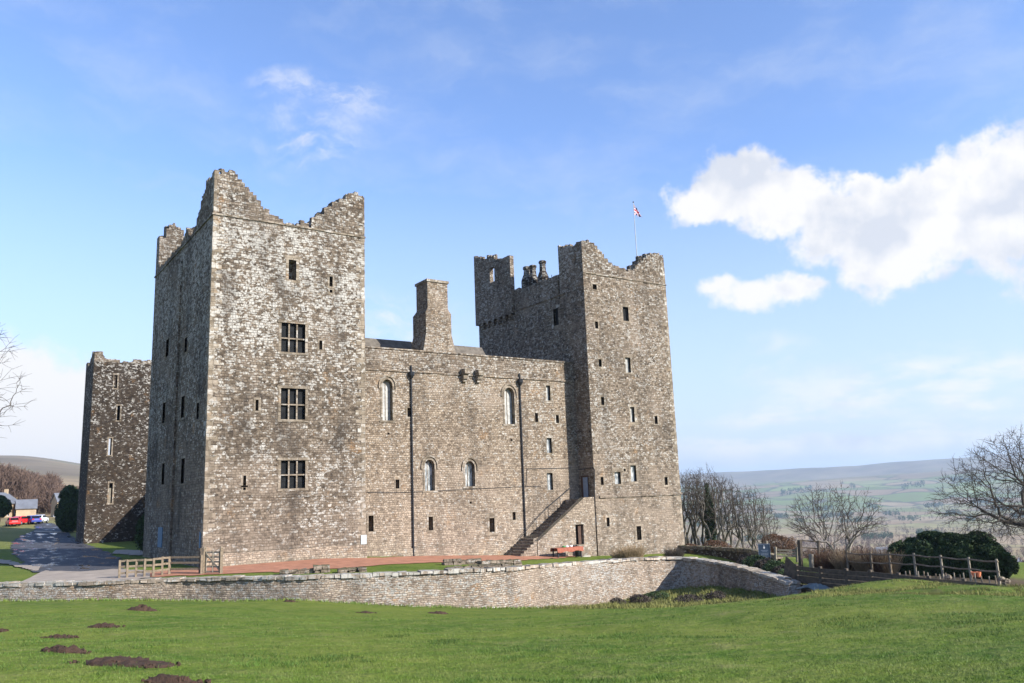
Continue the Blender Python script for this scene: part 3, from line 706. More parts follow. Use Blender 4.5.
quoins(tB, XB, YA, 1, 1, -1.5, 28.3, 'stoneB'); quoins(tB, BX1, YA, -1, 1, -2, 27.8, 'quoin')
mb = MB(); mb.box(XB+1.6, BX1-1.6, YA+1.6, BY1-1.6, ZS-3.2, ZS-2.9); mb.build('roof', M['roofslab'], tB)
mb = MB()
PB = prof_px([(581,241),(588,241.4),(596,246),(603,254),(610,263),(621,268.5),(632,270.6),(638,264),(645,256),(652,253.4),(660,254.5),(665,258)], faceBf, XB, BX1)
PB = [(0, PB[0][1])]+PB+[(BX1-XB, PB[-1][1])]
ragged(mb, (XB, YA), (BX1, YA), 1.3, ZS, PB, (0, 1), rag=.12)
ragged(mb, (BX1, YA+1.3), (BX1, BY1), 1.2, ZS, [(0, 27.8), (3, 27.2), (5, 26.6), (8, ZS+.3), (20, ZS+.2)], (-1, 0), nt=2)
mb.build('parapet', M['rubble'], tB)
# side parapet: front turret return, sloping parapet, chimneys, back turret
def zx(px, py): q = onX(px, py, XB); return float(q[1]), float(q[2])
y1, z1 = zx(557.5, 243); y2, z2 = zx(558, 275); y3, z3 = zx(514, 291)
mb = MB(); ragged(mb, (XB, YA+1.3), (XB, y1), 1.2, ZS-1.9, [(0, 28.4), (1.0, 28.7), (2.0, 28.9), (4, z1)], (1, 0), rag=.1)
ragged(mb, (XB, y2+.01), (XB, y3), 1.2, ZS-1.9, [(0, z2), (y3-y2, z3)], (1, 0), rag=.03, step=.6)
mb.build('parapet', M['stoneB'], tB)
strip_course(tB, faceBs, -1, y2-1, y3, zx(563, 293)[1], .15, .1, 'stoneB', 0)
yb0, yb1 = zx(514, 300)[0], zx(477.5, 300)[0]; zt = zx(505, 256)[1]; zc = zx(490, 322)[1]
sl = rect(faceBs, 494.6, 275, 4.6, 15)
mb = MB(); q = .35
wall_slab(mb, 'x', XB-q, -1, yb0, yb1, zc, zt-.35, .5, [(*sl, None)])
wall_slab(mb, 'x', XB+3.6, 1, yb0, yb1, zc, sl[2]-.8, .8, [])
wall_slab(mb, 'y', yb0, -1, XB-q+.5, XB+2.8, zc, zt-4.2, .8, [])
wall_slab(mb, 'y', yb1, 1, XB-q+.5, XB+2.8, zc, zt-4.4, .8, [])
ragged(mb, (XB-q, yb0), (XB-q, sl[0]-.05), 0.5, zt-.35, [(0, 29.95), (9, 32.0)], (1, 0), rag=.06, nt=2)
ragged(mb, (XB-q, sl[0]-.05), (XB-q, sl[1]+.5), 0.5, zt-.35, [(-4, 29.5), (0, 31.1), (9, 33)], (1, 0), rag=.06, nt=2)
ragged(mb, (XB-q, sl[1]+.5), (XB-q, yb1), 0.5, zt-.35, [(0, 31.0), (yb1-sl[1]-.5, 32.1)], (1, 0), rag=.06, nt=2)
tu = mb.build('turret', M['stoneB'], tB); tu['label'] = 'square back turret with a slit you see sky through'
mb = MB()
yy = yb0+.5
while yy < yb1-.2:
    mb = MB()
    for k, (dd, hh) in enumerate(((.33, .32), (.22, .3))): mb.box(XB-dd, XB-.003, yy-.22, yy+.22, zc-.3*(k+1), zc-.3*k-.003)
    mb.build('corbel', M['stoneB'], tB); yy += 1.15
def stack(px, py, wpx, basepx, px2=None):
    y0, zt_ = zx(px, py); xx = XB+.7; wd = wpx/2/9.2
    mb = MB(); zb = z3-1.8; c = (xx, y0, zb)
    mid = zx(px, basepx)[1]-zb; top = zt_-zb
    mb.lathe(c, [(wd*1.75, 0), (wd*1.75, mid), (wd*1.25, mid+.5), (wd*1.0, mid+.7), (wd*.92, top-.35), (wd*1.15, top-.3), (wd*1.2, top-.08), (wd*.9, top)], 8)
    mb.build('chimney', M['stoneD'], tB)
stack(521.5, 266, 7, 280); stack(527.5, 264.5, 6.5, 281); stack(537, 260, 6.5, 277)
mb = MB(); ya, za = zx(541, 277); yb_, zb_ = zx(548, 277.5)
for yy in (ya, (ya+yb_)/2, yb_): mb.tube([(XB+.5, yy, z2-3), (XB+.5, yy, za)], .035, 6)
mb.tube([(XB+.5, ya, za), (XB+.5, yb_, zb_)], .03, 6); mb.build('railing', M['black'], tB)

# flagpole (own thing, stands on the tower roof)
YP = 66.0; pt = onY(634, 203, YP); pb_ = onY(637.3, 262, YP)
fp = thing('flagpole', (float(pb_[0]), YP, ZS-2.9), 'white flagpole rising behind the right tower wall head', 'flagpole')
mb = MB(); xb = float(pb_[0])
mb.tube([(xb, YP, ZS-2.9), (xb, YP, float(pt[2]))], [.065, .04], 8); mb.build('pole', M['panel'], fp)
mb = MB(); mb.lathe((xb, YP, float(pt[2])), [(.02, 0), (.09, .06), (.09, .12), (.02, .18)], 8); mb.build('finial', M['black'], fp)
zt_, zb_ = float(onY(634, 206, YP)[2]), float(onY(634, 214.6, YP)[2])
# union flag, hanging in folds
nu_, nv_ = 40, 24; V = []; UVs = []
Lf = 2.1; Hf = (zt_-zb_)*1.15
for i in range(nu_+1):
    for k in range(nv_+1):
        u, v = i/nu_, k/nv_
        x = xb+.07+Lf*(.50*u)*(.35+.65*(1-v)) ; y = YP+.10*math.sin(u*13+v*2)*u
        z = zb_-.5*u*0+Hf*v-.55*u*(.4+.6*v)+.03*math.sin(u*9)
        V.append((x, y-.12*u, z)); UVs.append((u, v))
F = [(i*(nv_+1)+k, (i+1)*(nv_+1)+k, (i+1)*(nv_+1)+k+1, i*(nv_+1)+k+1) for i in range(nu_) for k in range(nv_)]
def flagmat():
    mt, g, b = newmat('union_flag'); s = g.n('ShaderNodeSeparateXYZ', {0: g.n('ShaderNodeUVMap').outputs[0]})
    x = g.m('SUBTRACT', s.outputs[0], .5); y = g.m('MULTIPLY', g.m('SUBTRACT', s.outputs[1], .5), 1.0)
    ax = g.m('ABSOLUTE', g.m('MULTIPLY', x, 2.0)); ay = g.m('ABSOLUTE', y)
    dg = g.m('ABSOLUTE', g.m('SUBTRACT', g.m('ABSOLUTE', x), g.m('ABSOLUTE', y)))
    col = g.mix(g.m('LESS_THAN', dg, .10), (.008, .014, .09), (.6, .6, .64)); col = g.mix(g.m('LESS_THAN', dg, .035), col, (.5, .015, .03))
    wx = g.m('MAXIMUM', g.m('LESS_THAN', ax, .17), g.m('LESS_THAN', ay, .17)); rx = g.m('MAXIMUM', g.m('LESS_THAN', ax, .10), g.m('LESS_THAN', ay, .10))
    col = g.mix(wx, col, (.75, .75, .78)); col = g.mix(rx, col, (.5, .015, .03)); g.set(b.inputs['Base Color'], col); b.inputs['Roughness'].default_value = .8
    return mt
fl = rawmesh('flag', np.array(V), F, flagmat(), k=4, uv=UVs, smooth=True)
tag(fl, 'small red white and blue union flag hanging limp from the flagpole', 'flag')

# ---- curtain range between the towers
faceC = ('y', YC); zc0 = 14.9; zct = 16.7
arches = [rect(faceC, 387.3, 399, 14, 43), rect(faceC, 509.3, 405, 13, 38), rect(faceC, 429.5, 474.2, 13.5, 33), rect(faceC, 469.8, 472.8, 13, 27)]
slC = [(409.2,412.4,3.6,9),(397.4,484,3.6,9),(371,523.5,5,16),(430.7,523.5,4.4,13.5),(492,525,5,14),(514,516,3,8),(536.4,417.5,3,9),(548.2,393,4,15),(557.3,419,3,8),(549.2,445.4,5,15),(550,481.4,5.5,17),(388.5,433.5,2.2,2),(470.7,502.5,2,2),(511.5,440,2,2)]
rC = [rect(faceC, *s) for s in slC]
x0, x1 = AX1+.002, XB-.002
def arch_hole(r):     # square cut, filled by the arched dressed surround
    return [r[0]-.02, r[1]+.02, r[2], r[3]]
mb = MB(); wall_slab(mb, 'y', YC, -1, x0, x1, -1.6, zc0, 1.8, [(*arch_hole(h), .7) for h in arches]+[(*h, .9) for h in rC])
mb.box(x0, x1, YC+1.81, YC+9, -1.6, zc0-.5)
cw = mb.build('curtain_wall', M['stoneC'], castle); cw['label'] = 'long lower range wall between the two corner towers'
mb = MB(); ragged(mb, (x0, YC-.03), (x1, YC-.03), 1.3, zc0+.003, [(0, zct-.05), (30, zct+.03)], (0, 1), rag=.03, step=.7, nt=1, cour=.02)
mb.box(x0, x1, YC-.12, YC+1.32, zct-.02, zct+.10); mb.build('parapet', M['stoneB'], cw)
strip_course(cw, faceC, -1, x0, x1, zc0+.05, .14, .11, 'stoneC'); 
mb = MB(); mb.box(x0, x1, YC-.13, YC-.003, -1.5, .15); mb.build('plinth', M['stoneC'], cw)
def arch_window(r, pane, hood, blind=None):
    u0, u1, z0, z1 = r; w_ = u1-u0; cx = (u0+u1)/2; rad = w_/2-.18; sp = z1-rad-.22; n = 12
    pts = [(cx-rad, z0), (cx-rad, sp)]+[(cx-rad*math.cos(PI*k/n), sp+rad*1.12*math.sin(PI*k/n)) for k in range(1, n)]+[(cx+rad, sp), (cx+rad, z0)]
    f = MB()
    def arc_ring(inner, outer, d0, d1):
        V = []; k = len(inner)
        for d in (d0, d1):
            for p in inner+outer: V.append((p[0], YC-d, p[1]))
        F = []
        for i in range(k-1):
            F += [(2*k+i, 2*k+i+1, 3*k+i+1, 3*k+i)[::-1], (i, i+1, 2*k+i+1, 2*k+i)[::-1], (k+i, k+i+1, 3*k+i+1, 3*k+i)]
        f.add(V, F)
    def outline(e, zb):
        rr = rad+e
        return [(cx-rr, zb), (cx-rr, sp)]+[(cx-rr*math.cos(PI*k/n), sp+(rad*1.12+e)*math.sin(PI*k/n)) for k in range(1, n)]+[(cx+rr, sp), (cx+rr, zb)]
    # square filler outline matching point count
    ol = outline(0, z0); sq = []
    for (x, z) in ol:
        if z <= sp+1e-6: sq.append((u0-.03 if x < cx else u1+.03, z))
        else:
            t = abs(x-cx)/rad; sq.append((u0-.03 if t > .75 and x < cx else (u1+.03 if t > .75 else cx+(x-cx)*1.25), z1+.03 if t < .95 else z1-.1))
    sq = [(x, z) for x, z in sq]
    arc_ring(ol, sq, -.35, .012)
    arc_ring(outline(.0, z0), outline(.13, z0), -.1, .05)
    if hood: arc_ring(outline(.24, sp-.25), outline(.36, sp-.25), .0, .11)
    facebox(f, faceC, -1, u0-.08, u1+.08, z0-.16, z0-.002, -.3, .07)
    wdw = f.build('window', M['ashlar'], cw)
    p = MB(); poly = [(x, YC+.42, z) for x, z in pts]; p.add(poly+[(x, y+.03, z) for x, y, z in poly], [tuple(range(len(poly)))[::-1], tuple(range(len(poly), 2*len(poly)))])
    p.build('pane', pane, cw)
    b = MB(); facebox(b, faceC, -1, cx-.025, cx+.025, z0, sp+rad*.8, -.41, -.38); b.build('glazing_bar', M['ashlar'], cw)
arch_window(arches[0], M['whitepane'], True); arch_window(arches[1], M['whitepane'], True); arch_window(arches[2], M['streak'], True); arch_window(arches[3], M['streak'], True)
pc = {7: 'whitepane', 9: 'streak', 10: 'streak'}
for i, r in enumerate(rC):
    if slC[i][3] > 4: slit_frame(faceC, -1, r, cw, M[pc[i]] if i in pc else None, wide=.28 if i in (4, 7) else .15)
for (px0, py0, px1, py1) in ((411, 374, 413.8, 558), (520, 381.5, 525.7, 546)):
    a = onY(px0, py0, YC-.12); b = onY(px1, py1, YC-.12); xx = (a[0]+b[0])/2
    mb = MB(); mb.tube([(xx, YC-.12, float(a[2])), (xx, YC-.12, float(b[2])+.25), (xx+.02, YC-.35, float(b[2]))], .07, 10)
    for k in range(7): zz = b[2]+.8+(a[2]-b[2]-1.2)*k/6; mb.lathe((xx, YC-.12, float(zz)), [(.09, 0), (.09, .12)], 10)
    mb.lathe((xx, YC-.2, float(a[2])-.15), [(.10, -.25), (.26, .05), (.28, .32), (.15, .34)], 8)
    mb.tube([(xx, YC-.2, float(a[2])+.15), (xx, YC-.12, float(a[2])+.75)], .07, 8)
    mb.build('downpipe', M['black'], cw)
for px, py in ((463.5, 375), (477.5, 376)):
    a = onY(px, py, YC); mb = MB(); X, Z = float(a[0]), float(a[2])
    mb.obox((X, YC-.34, Z+.25), (.30, .34, .24), None, .05); mb.obox((X, YC-.24, Z-.18), (.26, .24, .20), None, .05); mb.obox((X, YC-.14, Z-.5), (.2, .14, .13), None, .03)
    mb.build('corbel', M['ashlar'], cw)
# cables on the wall
mb = MB()
def cable(px, Y=YC-.03, r=.022): mb.tube([tuple(onY(x, y, Y)) for x, y in px], r, 5)
cable([(367,492.5),(400,492.5),(450,490.5),(522,486.5),(541,486.5)]); cable([(526,486),(527,469),(550,468.5),(571,468)], YC-.03, .03)
mb.build('cable', M['black'], cw)
mb = MB(); mb.tube([(XB-.03, YC-.1, 6.35), (XB-.03, YA-.02, 6.4)], .03, 5)
q = onY(594.5, 470, YA-.04); mb.tube([(XB-.03, YA-.03, 6.4), tuple(q), tuple(onY(594.9, 546, YA-.04))], .035, 5)
q = onY(594.9, 520, YA-.1); mb.box(float(q[0])-.14, float(q[0])+.14, YA-.16, YA-.03, float(q[2])-.3, float(q[2])+.35); mb.tube([tuple(q), tuple(onY(595.1, 549, YA-.1))], .06, 6)
mb.build('cable', M['black'], tB)
# chimney on the range
f1 = onY(427.5, 285, YC+.1); f2 = onY(447.5, 284, YC+.1); s1 = onX(416.2, 288, float(f1[0]))
cx0, cx1 = float(f1[0]), float(f2[0]); cd_ = min(2.6, float(s1[1])-YC); top = float(onY(437, 279.8, YC+.1)[2]); sh = float(onY(437, 313, YC+.1)[2]); lo = float(onY(437, 340, YC+.1)[2])
mb = MB(); mb.box(cx0, cx1, YC+.12, YC+cd_, sh-.2, top-.25)
mb.box(cx0-.25, cx1+.28, YC+.05, YC+cd_+.25, zct-.4, sh)
mb.add([(cx0-.25,YC+.05,sh),(cx1+.28,YC+.05,sh),(cx1+.28,YC+cd_+.25,sh),(cx0-.25,YC+cd_+.25,sh),(cx0,YC+.12,sh+.45),(cx1,YC+.12,sh+.45),(cx1,YC+cd_,sh+.45),(cx0,YC+cd_,sh+.45)], [(0,1,5,4),(1,2,6,5),(2,3,7,6),(3,0,4,7)])
mb.add([(cx0-.6,YC-.02,zct),(cx1+.65,YC-.02,zct),(cx1+.65,YC+cd_+.3,zct),(cx0-.6,YC+cd_+.3,zct),(cx0-.26,YC+.04,lo+.5),(cx1+.29,YC+.04,lo+.5),(cx1+.29,YC+cd_+.26,lo+.5),(cx0-.26,YC+cd_+.26,lo+.5)], [(0,1,5,4),(1,2,6,5),(2,3,7,6),(3,0,4,7)])
ch = mb.build('chimney_stack', M['stoneC'], castle); ch['label'] = 'stepped square chimney stack on the range roof'
mb = MB(); mb.box(cx0-.1, cx1+.1, YC+.02, YC+cd_+.1, top-.25, top-.02); mb.build('cap', M['ashlar'], ch)
# range roofs behind the parapet
mb = MB(); zr0 = float(onY(366, 338, YC+5)[2]); zr1 = float(onY(410, 347, YC+5)[2])
def pitched(mb, xa, xb, ya, yb, z0, z1):
    ym = (ya+yb)/2; mb.add([(xa,ya,z0),(xb,ya,z0),(xb,yb,z0),(xa,yb,z0),(xa,ym,z1),(xb,ym,z1)], [(0,1,5,4),(2,3,4,5),(0,4,3),(1,2,5),(0,3,2,1)])
xe = float(onX(484, 352, XB)[1]); 
pitched(mb, x0, float(onY(482, 350, YC+5.2)[0]), YC+1.9, YC+8.6, zc0-.45, float(onY(470, 350, YC+5.2)[2])+.35); rr_ = mb.build('roof', M['roofslab'], castle); rr_['label'] = 'low stone slated roof of the range'
# west range and other parts that close the courtyard
mb = MB(); wall_slab(mb, 'x', 23.4, -1, AY1+.002, 121.9, -1, 6.5, 1.6, []); wall_slab(mb, 'x', 34, 1, AY1+.002, 121.9, -1, 6.5, 1.2, []); mb.box(25.1, 32.7, AY1+.01, 121.9, 5.6, 6.1)
mb.box(AX1+.01, 33.9, AY1-1.6, AY1-.01, -1, 12)
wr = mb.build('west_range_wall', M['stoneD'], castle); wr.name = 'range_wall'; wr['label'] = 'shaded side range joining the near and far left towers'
mb = MB(); wall_slab(mb, 'x', 52, -1, BY1+.002, 110, -2, 16, 1.4, []); wall_slab(mb, 'x', 61, 1, BY1+.002, 110, -3, 16, 1.4, []); mb.box(53.5, 59.5, BY1+.1, 110, 15, 15.5)
wall_slab(mb, 'y', 112.2, -1, 34.1, 52, -2, 16, 1.4, []); wall_slab(mb, 'y', 121, 1, 34.1, 52, -2, 16, 1.4, []); mb.box(34.1, 52, 113.7, 119.5, 15, 15.5)
mb.build('range_wall', M['stoneB'], castle)

# ---- far left tower
DY0 = 121.9; DX0, DX1, DY1 = 15.0, 28.0, 129.5
q = onY(89, 450, DY0); DX0 = float(q[0]); faceD = ('y', DY0)
zD = float(onY(110, 362, DY0)[2]); slD = [(115.7,381.5,3.2,13),(118.5,413,3,15),(110,446.5,3.2,17),(110.6,493,3.6,20)]
rD = [rect(faceD, *s) for s in slD]
# matching openings in the rear wall, on the sight lines through the slits
rear = []
for i in (2, 3):
    r = rect(('y', DY1), slD[i][0], slD[i][1]+(0 if i == 2 else 5), 9, 20); rear.append(r)
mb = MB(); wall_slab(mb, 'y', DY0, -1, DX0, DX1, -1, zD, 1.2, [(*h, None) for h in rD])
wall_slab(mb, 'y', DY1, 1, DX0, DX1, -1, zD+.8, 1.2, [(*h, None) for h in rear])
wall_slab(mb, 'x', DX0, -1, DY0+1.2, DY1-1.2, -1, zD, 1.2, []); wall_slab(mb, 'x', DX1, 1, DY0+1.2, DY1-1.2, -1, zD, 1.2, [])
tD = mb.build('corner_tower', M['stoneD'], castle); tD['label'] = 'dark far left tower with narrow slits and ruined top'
for r in rD: slit_frame(faceD, -1, r, tD, wide=.16)
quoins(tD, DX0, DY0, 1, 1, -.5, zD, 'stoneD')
mb = MB(); PD = prof_px([(89,352),(99,352),(101,355),(104,356),(106,359),(118,360),(121,363),(125,361),(129,363),(133,362),(136,359),(141,361),(145,360),(150,361)], faceD, DX0, DX1)
PD = [(0, PD[0][1])]+PD+[(DX1-DX0, PD[-1][1])]
ragged(mb, (DX0, DY0), (DX1, DY0), 1.2, zD, PD, (0, 1), rag=.10, step=.4); ragged(mb, (DX0, DY0+1.2), (DX0, DY1), 1.2, zD, [(0, zD+1.6), (1.5, zD+1.3), (3, zD+.4), (20, zD+.3)], (1, 0), step=.4)
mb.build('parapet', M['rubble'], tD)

# ---- stair and porch block in the corner
YS = 60.75
sx0 = float(onY(531, 545, YS)[0]); sx1 = XB-.003; zt1 = float(onY(577, 497.5, YS)[2]); xt1 = float(onY(577.5, 497.5, YS)[0]); zt0 = float(onY(531, 541.5, YS)[2])
dpx = rect(('y', YS), 579.8, 534, 8.4, 20)
st = thing('castle_stair', (sx0, YS, -1.2), 'x', 'x'); bpy.data.objects.remove(st)
# flank: the right part runs on flush past the tower corner
rt = float(onY(594, 500, YA-.35)[0]); YS2 = YA-.36
def flank(mb, Y0, Y1, xa, xb, hole=None):
    def top(x): return float(np.interp(x, [sx0, xt1, 99], [zt0, zt1, zt1]))
    xs = sorted({xa, xb, *( [hole[0], hole[1]] if hole else []), *([xt1] if xa < xt1 < xb else [])})
    for i in range(len(xs)-1):
        u, v = xs[i], xs[i+1]; tu_, tv = top(u), top(v)
        inh = hole and hole[0] <= (u+v)/2 <= hole[1]
        if inh:
            mb.add([(u,Y0,hole[3]),(v,Y0,hole[3]),(v,Y0,tv),(u,Y0,tu_)], [(0,1,2,3)]); mb.add([(u,Y0,-2),(v,Y0,-2),(v,Y0,hole[2]),(u,Y0,hole[2])], [(0,1,2,3)])
            d = .45
            mb.add([(u,Y0,hole[2]),(u,Y0+d,hole[2]),(u,Y0+d,hole[3]),(u,Y0,hole[3])], [(0,1,2,3)]); mb.add([(v,Y0,hole[2]),(v,Y0+d,hole[2]),(v,Y0+d,hole[3]),(v,Y0,hole[3])], [(3,2,1,0)])
            mb.add([(u,Y0,hole[3]),(v,Y0,hole[3]),(v,Y0+d,hole[3]),(u,Y0+d,hole[3])], [(3,2,1,0)]); mb.add([(u,Y0,hole[2]),(v,Y0,hole[2]),(v,Y0+d,hole[2]),(u,Y0+d,hole[2])], [(0,1,2,3)])
        else: mb.add([(u,Y0,-2),(v,Y0,-2),(v,Y0,tv),(u,Y0,tu_)], [(0,1,2,3)])
        mb.add([(u,Y0,tu_),(v,Y0,tv),(v,Y1,tv),(u,Y1,tu_)], [(0,1,2,3)]); mb.add([(u,Y1,-2),(v,Y1,-2),(v,Y1,tv),(u,Y1,tu_)], [(3,2,1,0)])
    mb.add([(xa,Y0,-2),(xa,Y1,-2),(xa,Y1,top(xa)),(xa,Y0,top(xa))], [(3,2,1,0)]); mb.add([(xb,Y0,-2),(xb,Y1,-2),(xb,Y1,top(xb)),(xb,Y0,top(xb))], [(0,1,2,3)])
mb = MB(); dh = rect(('y', YS2), 579.8, 534.4, 8.2, 20); flank(mb, YS2, YS2+.55, sx0, rt, dh)
sf = mb.build('stair_flank_wall', M['stoneC'], castle); sf['label'] = 'sloping flank wall of the outside stair with a dark doorway'
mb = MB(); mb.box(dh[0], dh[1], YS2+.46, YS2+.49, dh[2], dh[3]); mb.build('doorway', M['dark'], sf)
mb = MB(); mb.box(dh[0]+(dh[1]-dh[0])*.52, dh[1]-.02, YS2+.25, YS2+.30, dh[2]+.02, dh[3]-.05)
for k in range(3): mb.box(dh[0]+(dh[1]-dh[0])*.54, dh[1]-.04, YS2+.235, YS2+.25, dh[2]+.3+.6*k, dh[2]+.38+.6*k)
mb.build('door', M['wooddark'], sf)
mb = MB(); mb.box(dh[0]-.12, dh[1]+.12, YS2-.02, YS2+.2, dh[3]+.002, dh[3]+.2); mb.build('lintel', M['ashlar'], sf); mb = MB(); mb.box(dh[0]-.15, dh[1]+.15, YS2-.35, YS2-.003, -1.6, dh[2]); mb.box(dh[0]-.15, dh[1]+.15, YS2-.62, YS2-.36, -1.8, dh[2]-.22); mb.build('doorstep', M['ashlar'], sf)
gz0 = hz(sx0-2, YS2); ns = 20; xs0 = float(onY(509, 553, YC-.8)[0])
mb = MB()
for k in range(ns):
    xa = xs0+(xt1-.3-xs0)*k/ns; xb = xs0+(xt1-.3-xs0)*(k+1)/ns; zk = gz0+(zt1-.15-gz0)*(k+1)/ns-.42*min(1, max(0, (k-5)/3))
    ylo = YS2+.56 if xa > sx0-.05 else YS2+.05
    mb.box(xa, xb-.002, ylo, YC-.14, -2, zk)
mb.box(xt1-.3, XB-.01, YS2+.56, YC-.14, -2, zt1-.15); mb.build('steps', M['stoneB'], sf)
mb = MB()
hp = [onY(520,538,YC-.3), onY(536,519,YC-.3), onY(548,507,YC-.3), onY(560,497,YC-.3), onY(573,485.5,YC-.3)]
mb.tube([tuple(p) for p in hp], .03, 6)
for p in hp[:4]: mb.tube([tuple(p), (p[0], p[1], p[2]-.95)], .028, 6)
mb.build('handrail', M['black'], sf)
# pale door at the stair head, in the tower's side
mb = MB(); q0 = onX(577.2, 488, XB-.05); mb.box(XB-.07, XB-.003, 60.95, 62.0, zt1-.1, zt1+2.0); dd = mb.build('door', M['wooddark'], tB)
mb = MB(); mb.box(XB-.11, XB-.072, 61.0, 61.65, zt1-.1, zt1+1.85); mb.build('door', M['paledoor'], tB)

# ------------------------------------------------------------------ dry stone retaining wall
NW = 26
top = cr(COP, NW); foot = cr(FOOT, NW)
L = np.concatenate([[0], np.cumsum(np.hypot(*np.diff(top[:,:2], axis=0).T))])
ns = int(L[-1]/.16); s_ = np.linspace(0, L[-1], ns)
TX, TY, TZ = [np.interp(s_, L, top[:,i]) for i in range(3)]; FZ = np.interp(s_, L, foot[:,2])-.5
tx = np.gradient(TX); ty = np.gradient(TY); ln = np.hypot(tx, ty); nx, ny = ty/ln, -tx/ln        # outward (towards the field)
pw = thing('dry_stone_wall', (float(TX[0]), float(TY[0]), float(FZ[0])), 'long curved dry stone retaining wall with pale capping between field and castle terrace', 'wall')
NZ = 24; V = []; UVs = []
for k in range(NZ+1):
    t = k/NZ; zz = FZ+(TZ-.12-FZ)*t; ba = .34+.22*(1-t)
    dis = .05*vnoise(s_, zz, .33, 11)+.05*vnoise(s_, zz, .14, 12)+.16*vnoise(s_, zz, 2.4, 13)
    V.append(np.stack([TX+nx*(ba+dis), TY+ny*(ba+dis), zz], 1)); UVs.append(np.stack([s_, zz], 1))
t0 = V[-1].copy(); bk = np.stack([TX-nx*.3, TY-ny*.3, TZ-.12], 1); bb = np.stack([TX-nx*.34, TY-ny*.34, FZ], 1)
V += [bk, bb]; UVs += [np.stack([s_, TZ+.5], 1), np.stack([s_, FZ], 1)]
V = np.concatenate(V); UVs = np.concatenate(UVs); rows = NZ+3
ii, jj = np.meshgrid(np.arange(ns-1), np.arange(rows-1)); b0 = (jj*ns+ii).ravel(); F = np.stack([b0, b0+1, b0+ns+1, b0+ns], 1)
rawmesh('wall_body', V, F, M['drywall'], pw, k=4, uv=UVs)
mb = MB(); e = ns-1; mb.add([tuple(V[k*ns+e]) for k in range(rows)], [tuple(range(rows))[::-1]]); mb.build('wall_end', M['drywall'], pw)
mb = MB(); i = 0
while i < ns-3:
    k = min(ns-1, i+rnd.randint(2, 4)); c = (i+k)//2; a = math.atan2(TY[k]-TY[i], TX[k]-TX[i]); hl = math.hypot(TX[k]-TX[i], TY[k]-TY[i])/2
    dz = TZ[k]-TZ[i]; rot = (Matrix.Rotation(a, 3, 'Z')@Matrix.Rotation(-math.atan2(dz, 2*hl), 3, 'Y')).to_euler()
    mb.obox(((TX[i]+TX[k])/2+nx[c]*.03, (TY[i]+TY[k])/2+ny[c]*.03, (TZ[i]+TZ[k])/2-.06+rnd.uniform(-.02, .03)), (hl-.008, .40+rnd.uniform(-.04, .05), .075+rnd.uniform(-.015, .03)), rot, .018)
    i = k
M['coping'] = masonry('coping_stone', cw=.5, ch=.4, lich=.8, dim=.8, lz=(-12, 1), dark=.25, moss=.25, bump=.02, base=((.22,.19,.15),(.34,.30,.25),(.45,.41,.35),(.6,.56,.5)))
mb.build('coping', M['coping'], pw)

# ------------------------------------------------------------------ terrace ground: path, road, ruins
nearp = [gp(150,577.5), gp(232,574), gp(300,571.5), gp(375,567.7,-.1), gp(450,562.3,-.35), gp(500,560,-.6), gp(545,556.5,-.9), gp(575,552.5,-1.1)]
farp = [(11.5,61.5), (15.0,59.8), (27.5,59.8), (33,62.0), (38,62.0), (44,60.5), (49,59.5)]
drape('gravel_path', nearp, farp, M['gravel'], .035)
def roadmat():
    mt, g, b = newmat('wet_asphalt'); p = g.n('ShaderNodeNewGeometry').outputs['Position']
    n = g.noise(p, 1.1, 6, .65); pud = g.rng(g.noise(g.v('MULTIPLY', p, (1, .30, 1)), .8, 6, .65),   .525, .60)
    col = g.mix(g.rng(n, .35, .65), (.035, .036, .042), (.075, .072, .075))
    g.set(b.inputs['Base Color'], g.mix(pud, col, (.03, .03, .033)))
    g.set(b.inputs['Roughness'], g.mix(pud, (.8,.8,.8), (.12,.12,.12)))
    g.set(b.inputs['Normal'], g.n('ShaderNodeBump', {'Height': g.noise(p, 30, 4, .7), 'Distance': .01, 'Strength': g.m('SUBTRACT', 1.0, pud)}))
    b.inputs['Specular IOR Level'].default_value = .35
    return mt
M['road'] = roadmat(); M['track'] = simple('sandy_track', (.30, .25, .20), .95, .2, .8, bump=.01)
def gg(px, py): return ground_at(px, py, 50)[:2]
L1 = [gg(34,573), gg(22,562), gg(12,551), gg(13,543), gg(22,536), gg(34,530.5), gg(35.5,526), gg(36,523.2)]
L2 = [gg(118,574), gg(124,564), gg(112,555), gg(94,547), gg(78,541.5), gg(70,534), gg(62,528), gg(52,523.2)]
drape('road', L1, L2, M['road'], .05, nv=10)
drape('side_track', [gg(-30,558), gg(0,560), gg(20,564), gg(40,568)], [gg(-30,561.5), gg(0,563.5), gg(18,568), gg(38,572)], M['track'], .075)
drape('track', [gg(20,583.5), gg(60,583), gg(118,581), gg(150,579)], [gg(44,571.5), gg(80,572.5), gg(118,570), gg(150,572)], M['track'], .065)
drape('side_track_far', [gg(34,532.5), gg(50,533), gg(66,533.3)], [gg(34,531), gg(50,531.5), gg(66,532)], M['track'], .08).name = 'side_track'
drape('tower_path', [gg(112,553.5), gg(128,555.5), gg(142,556)], [gg(116,550.5), gg(130,550.5), gg(146,551)], M['track'], .06).name = 'side_track'

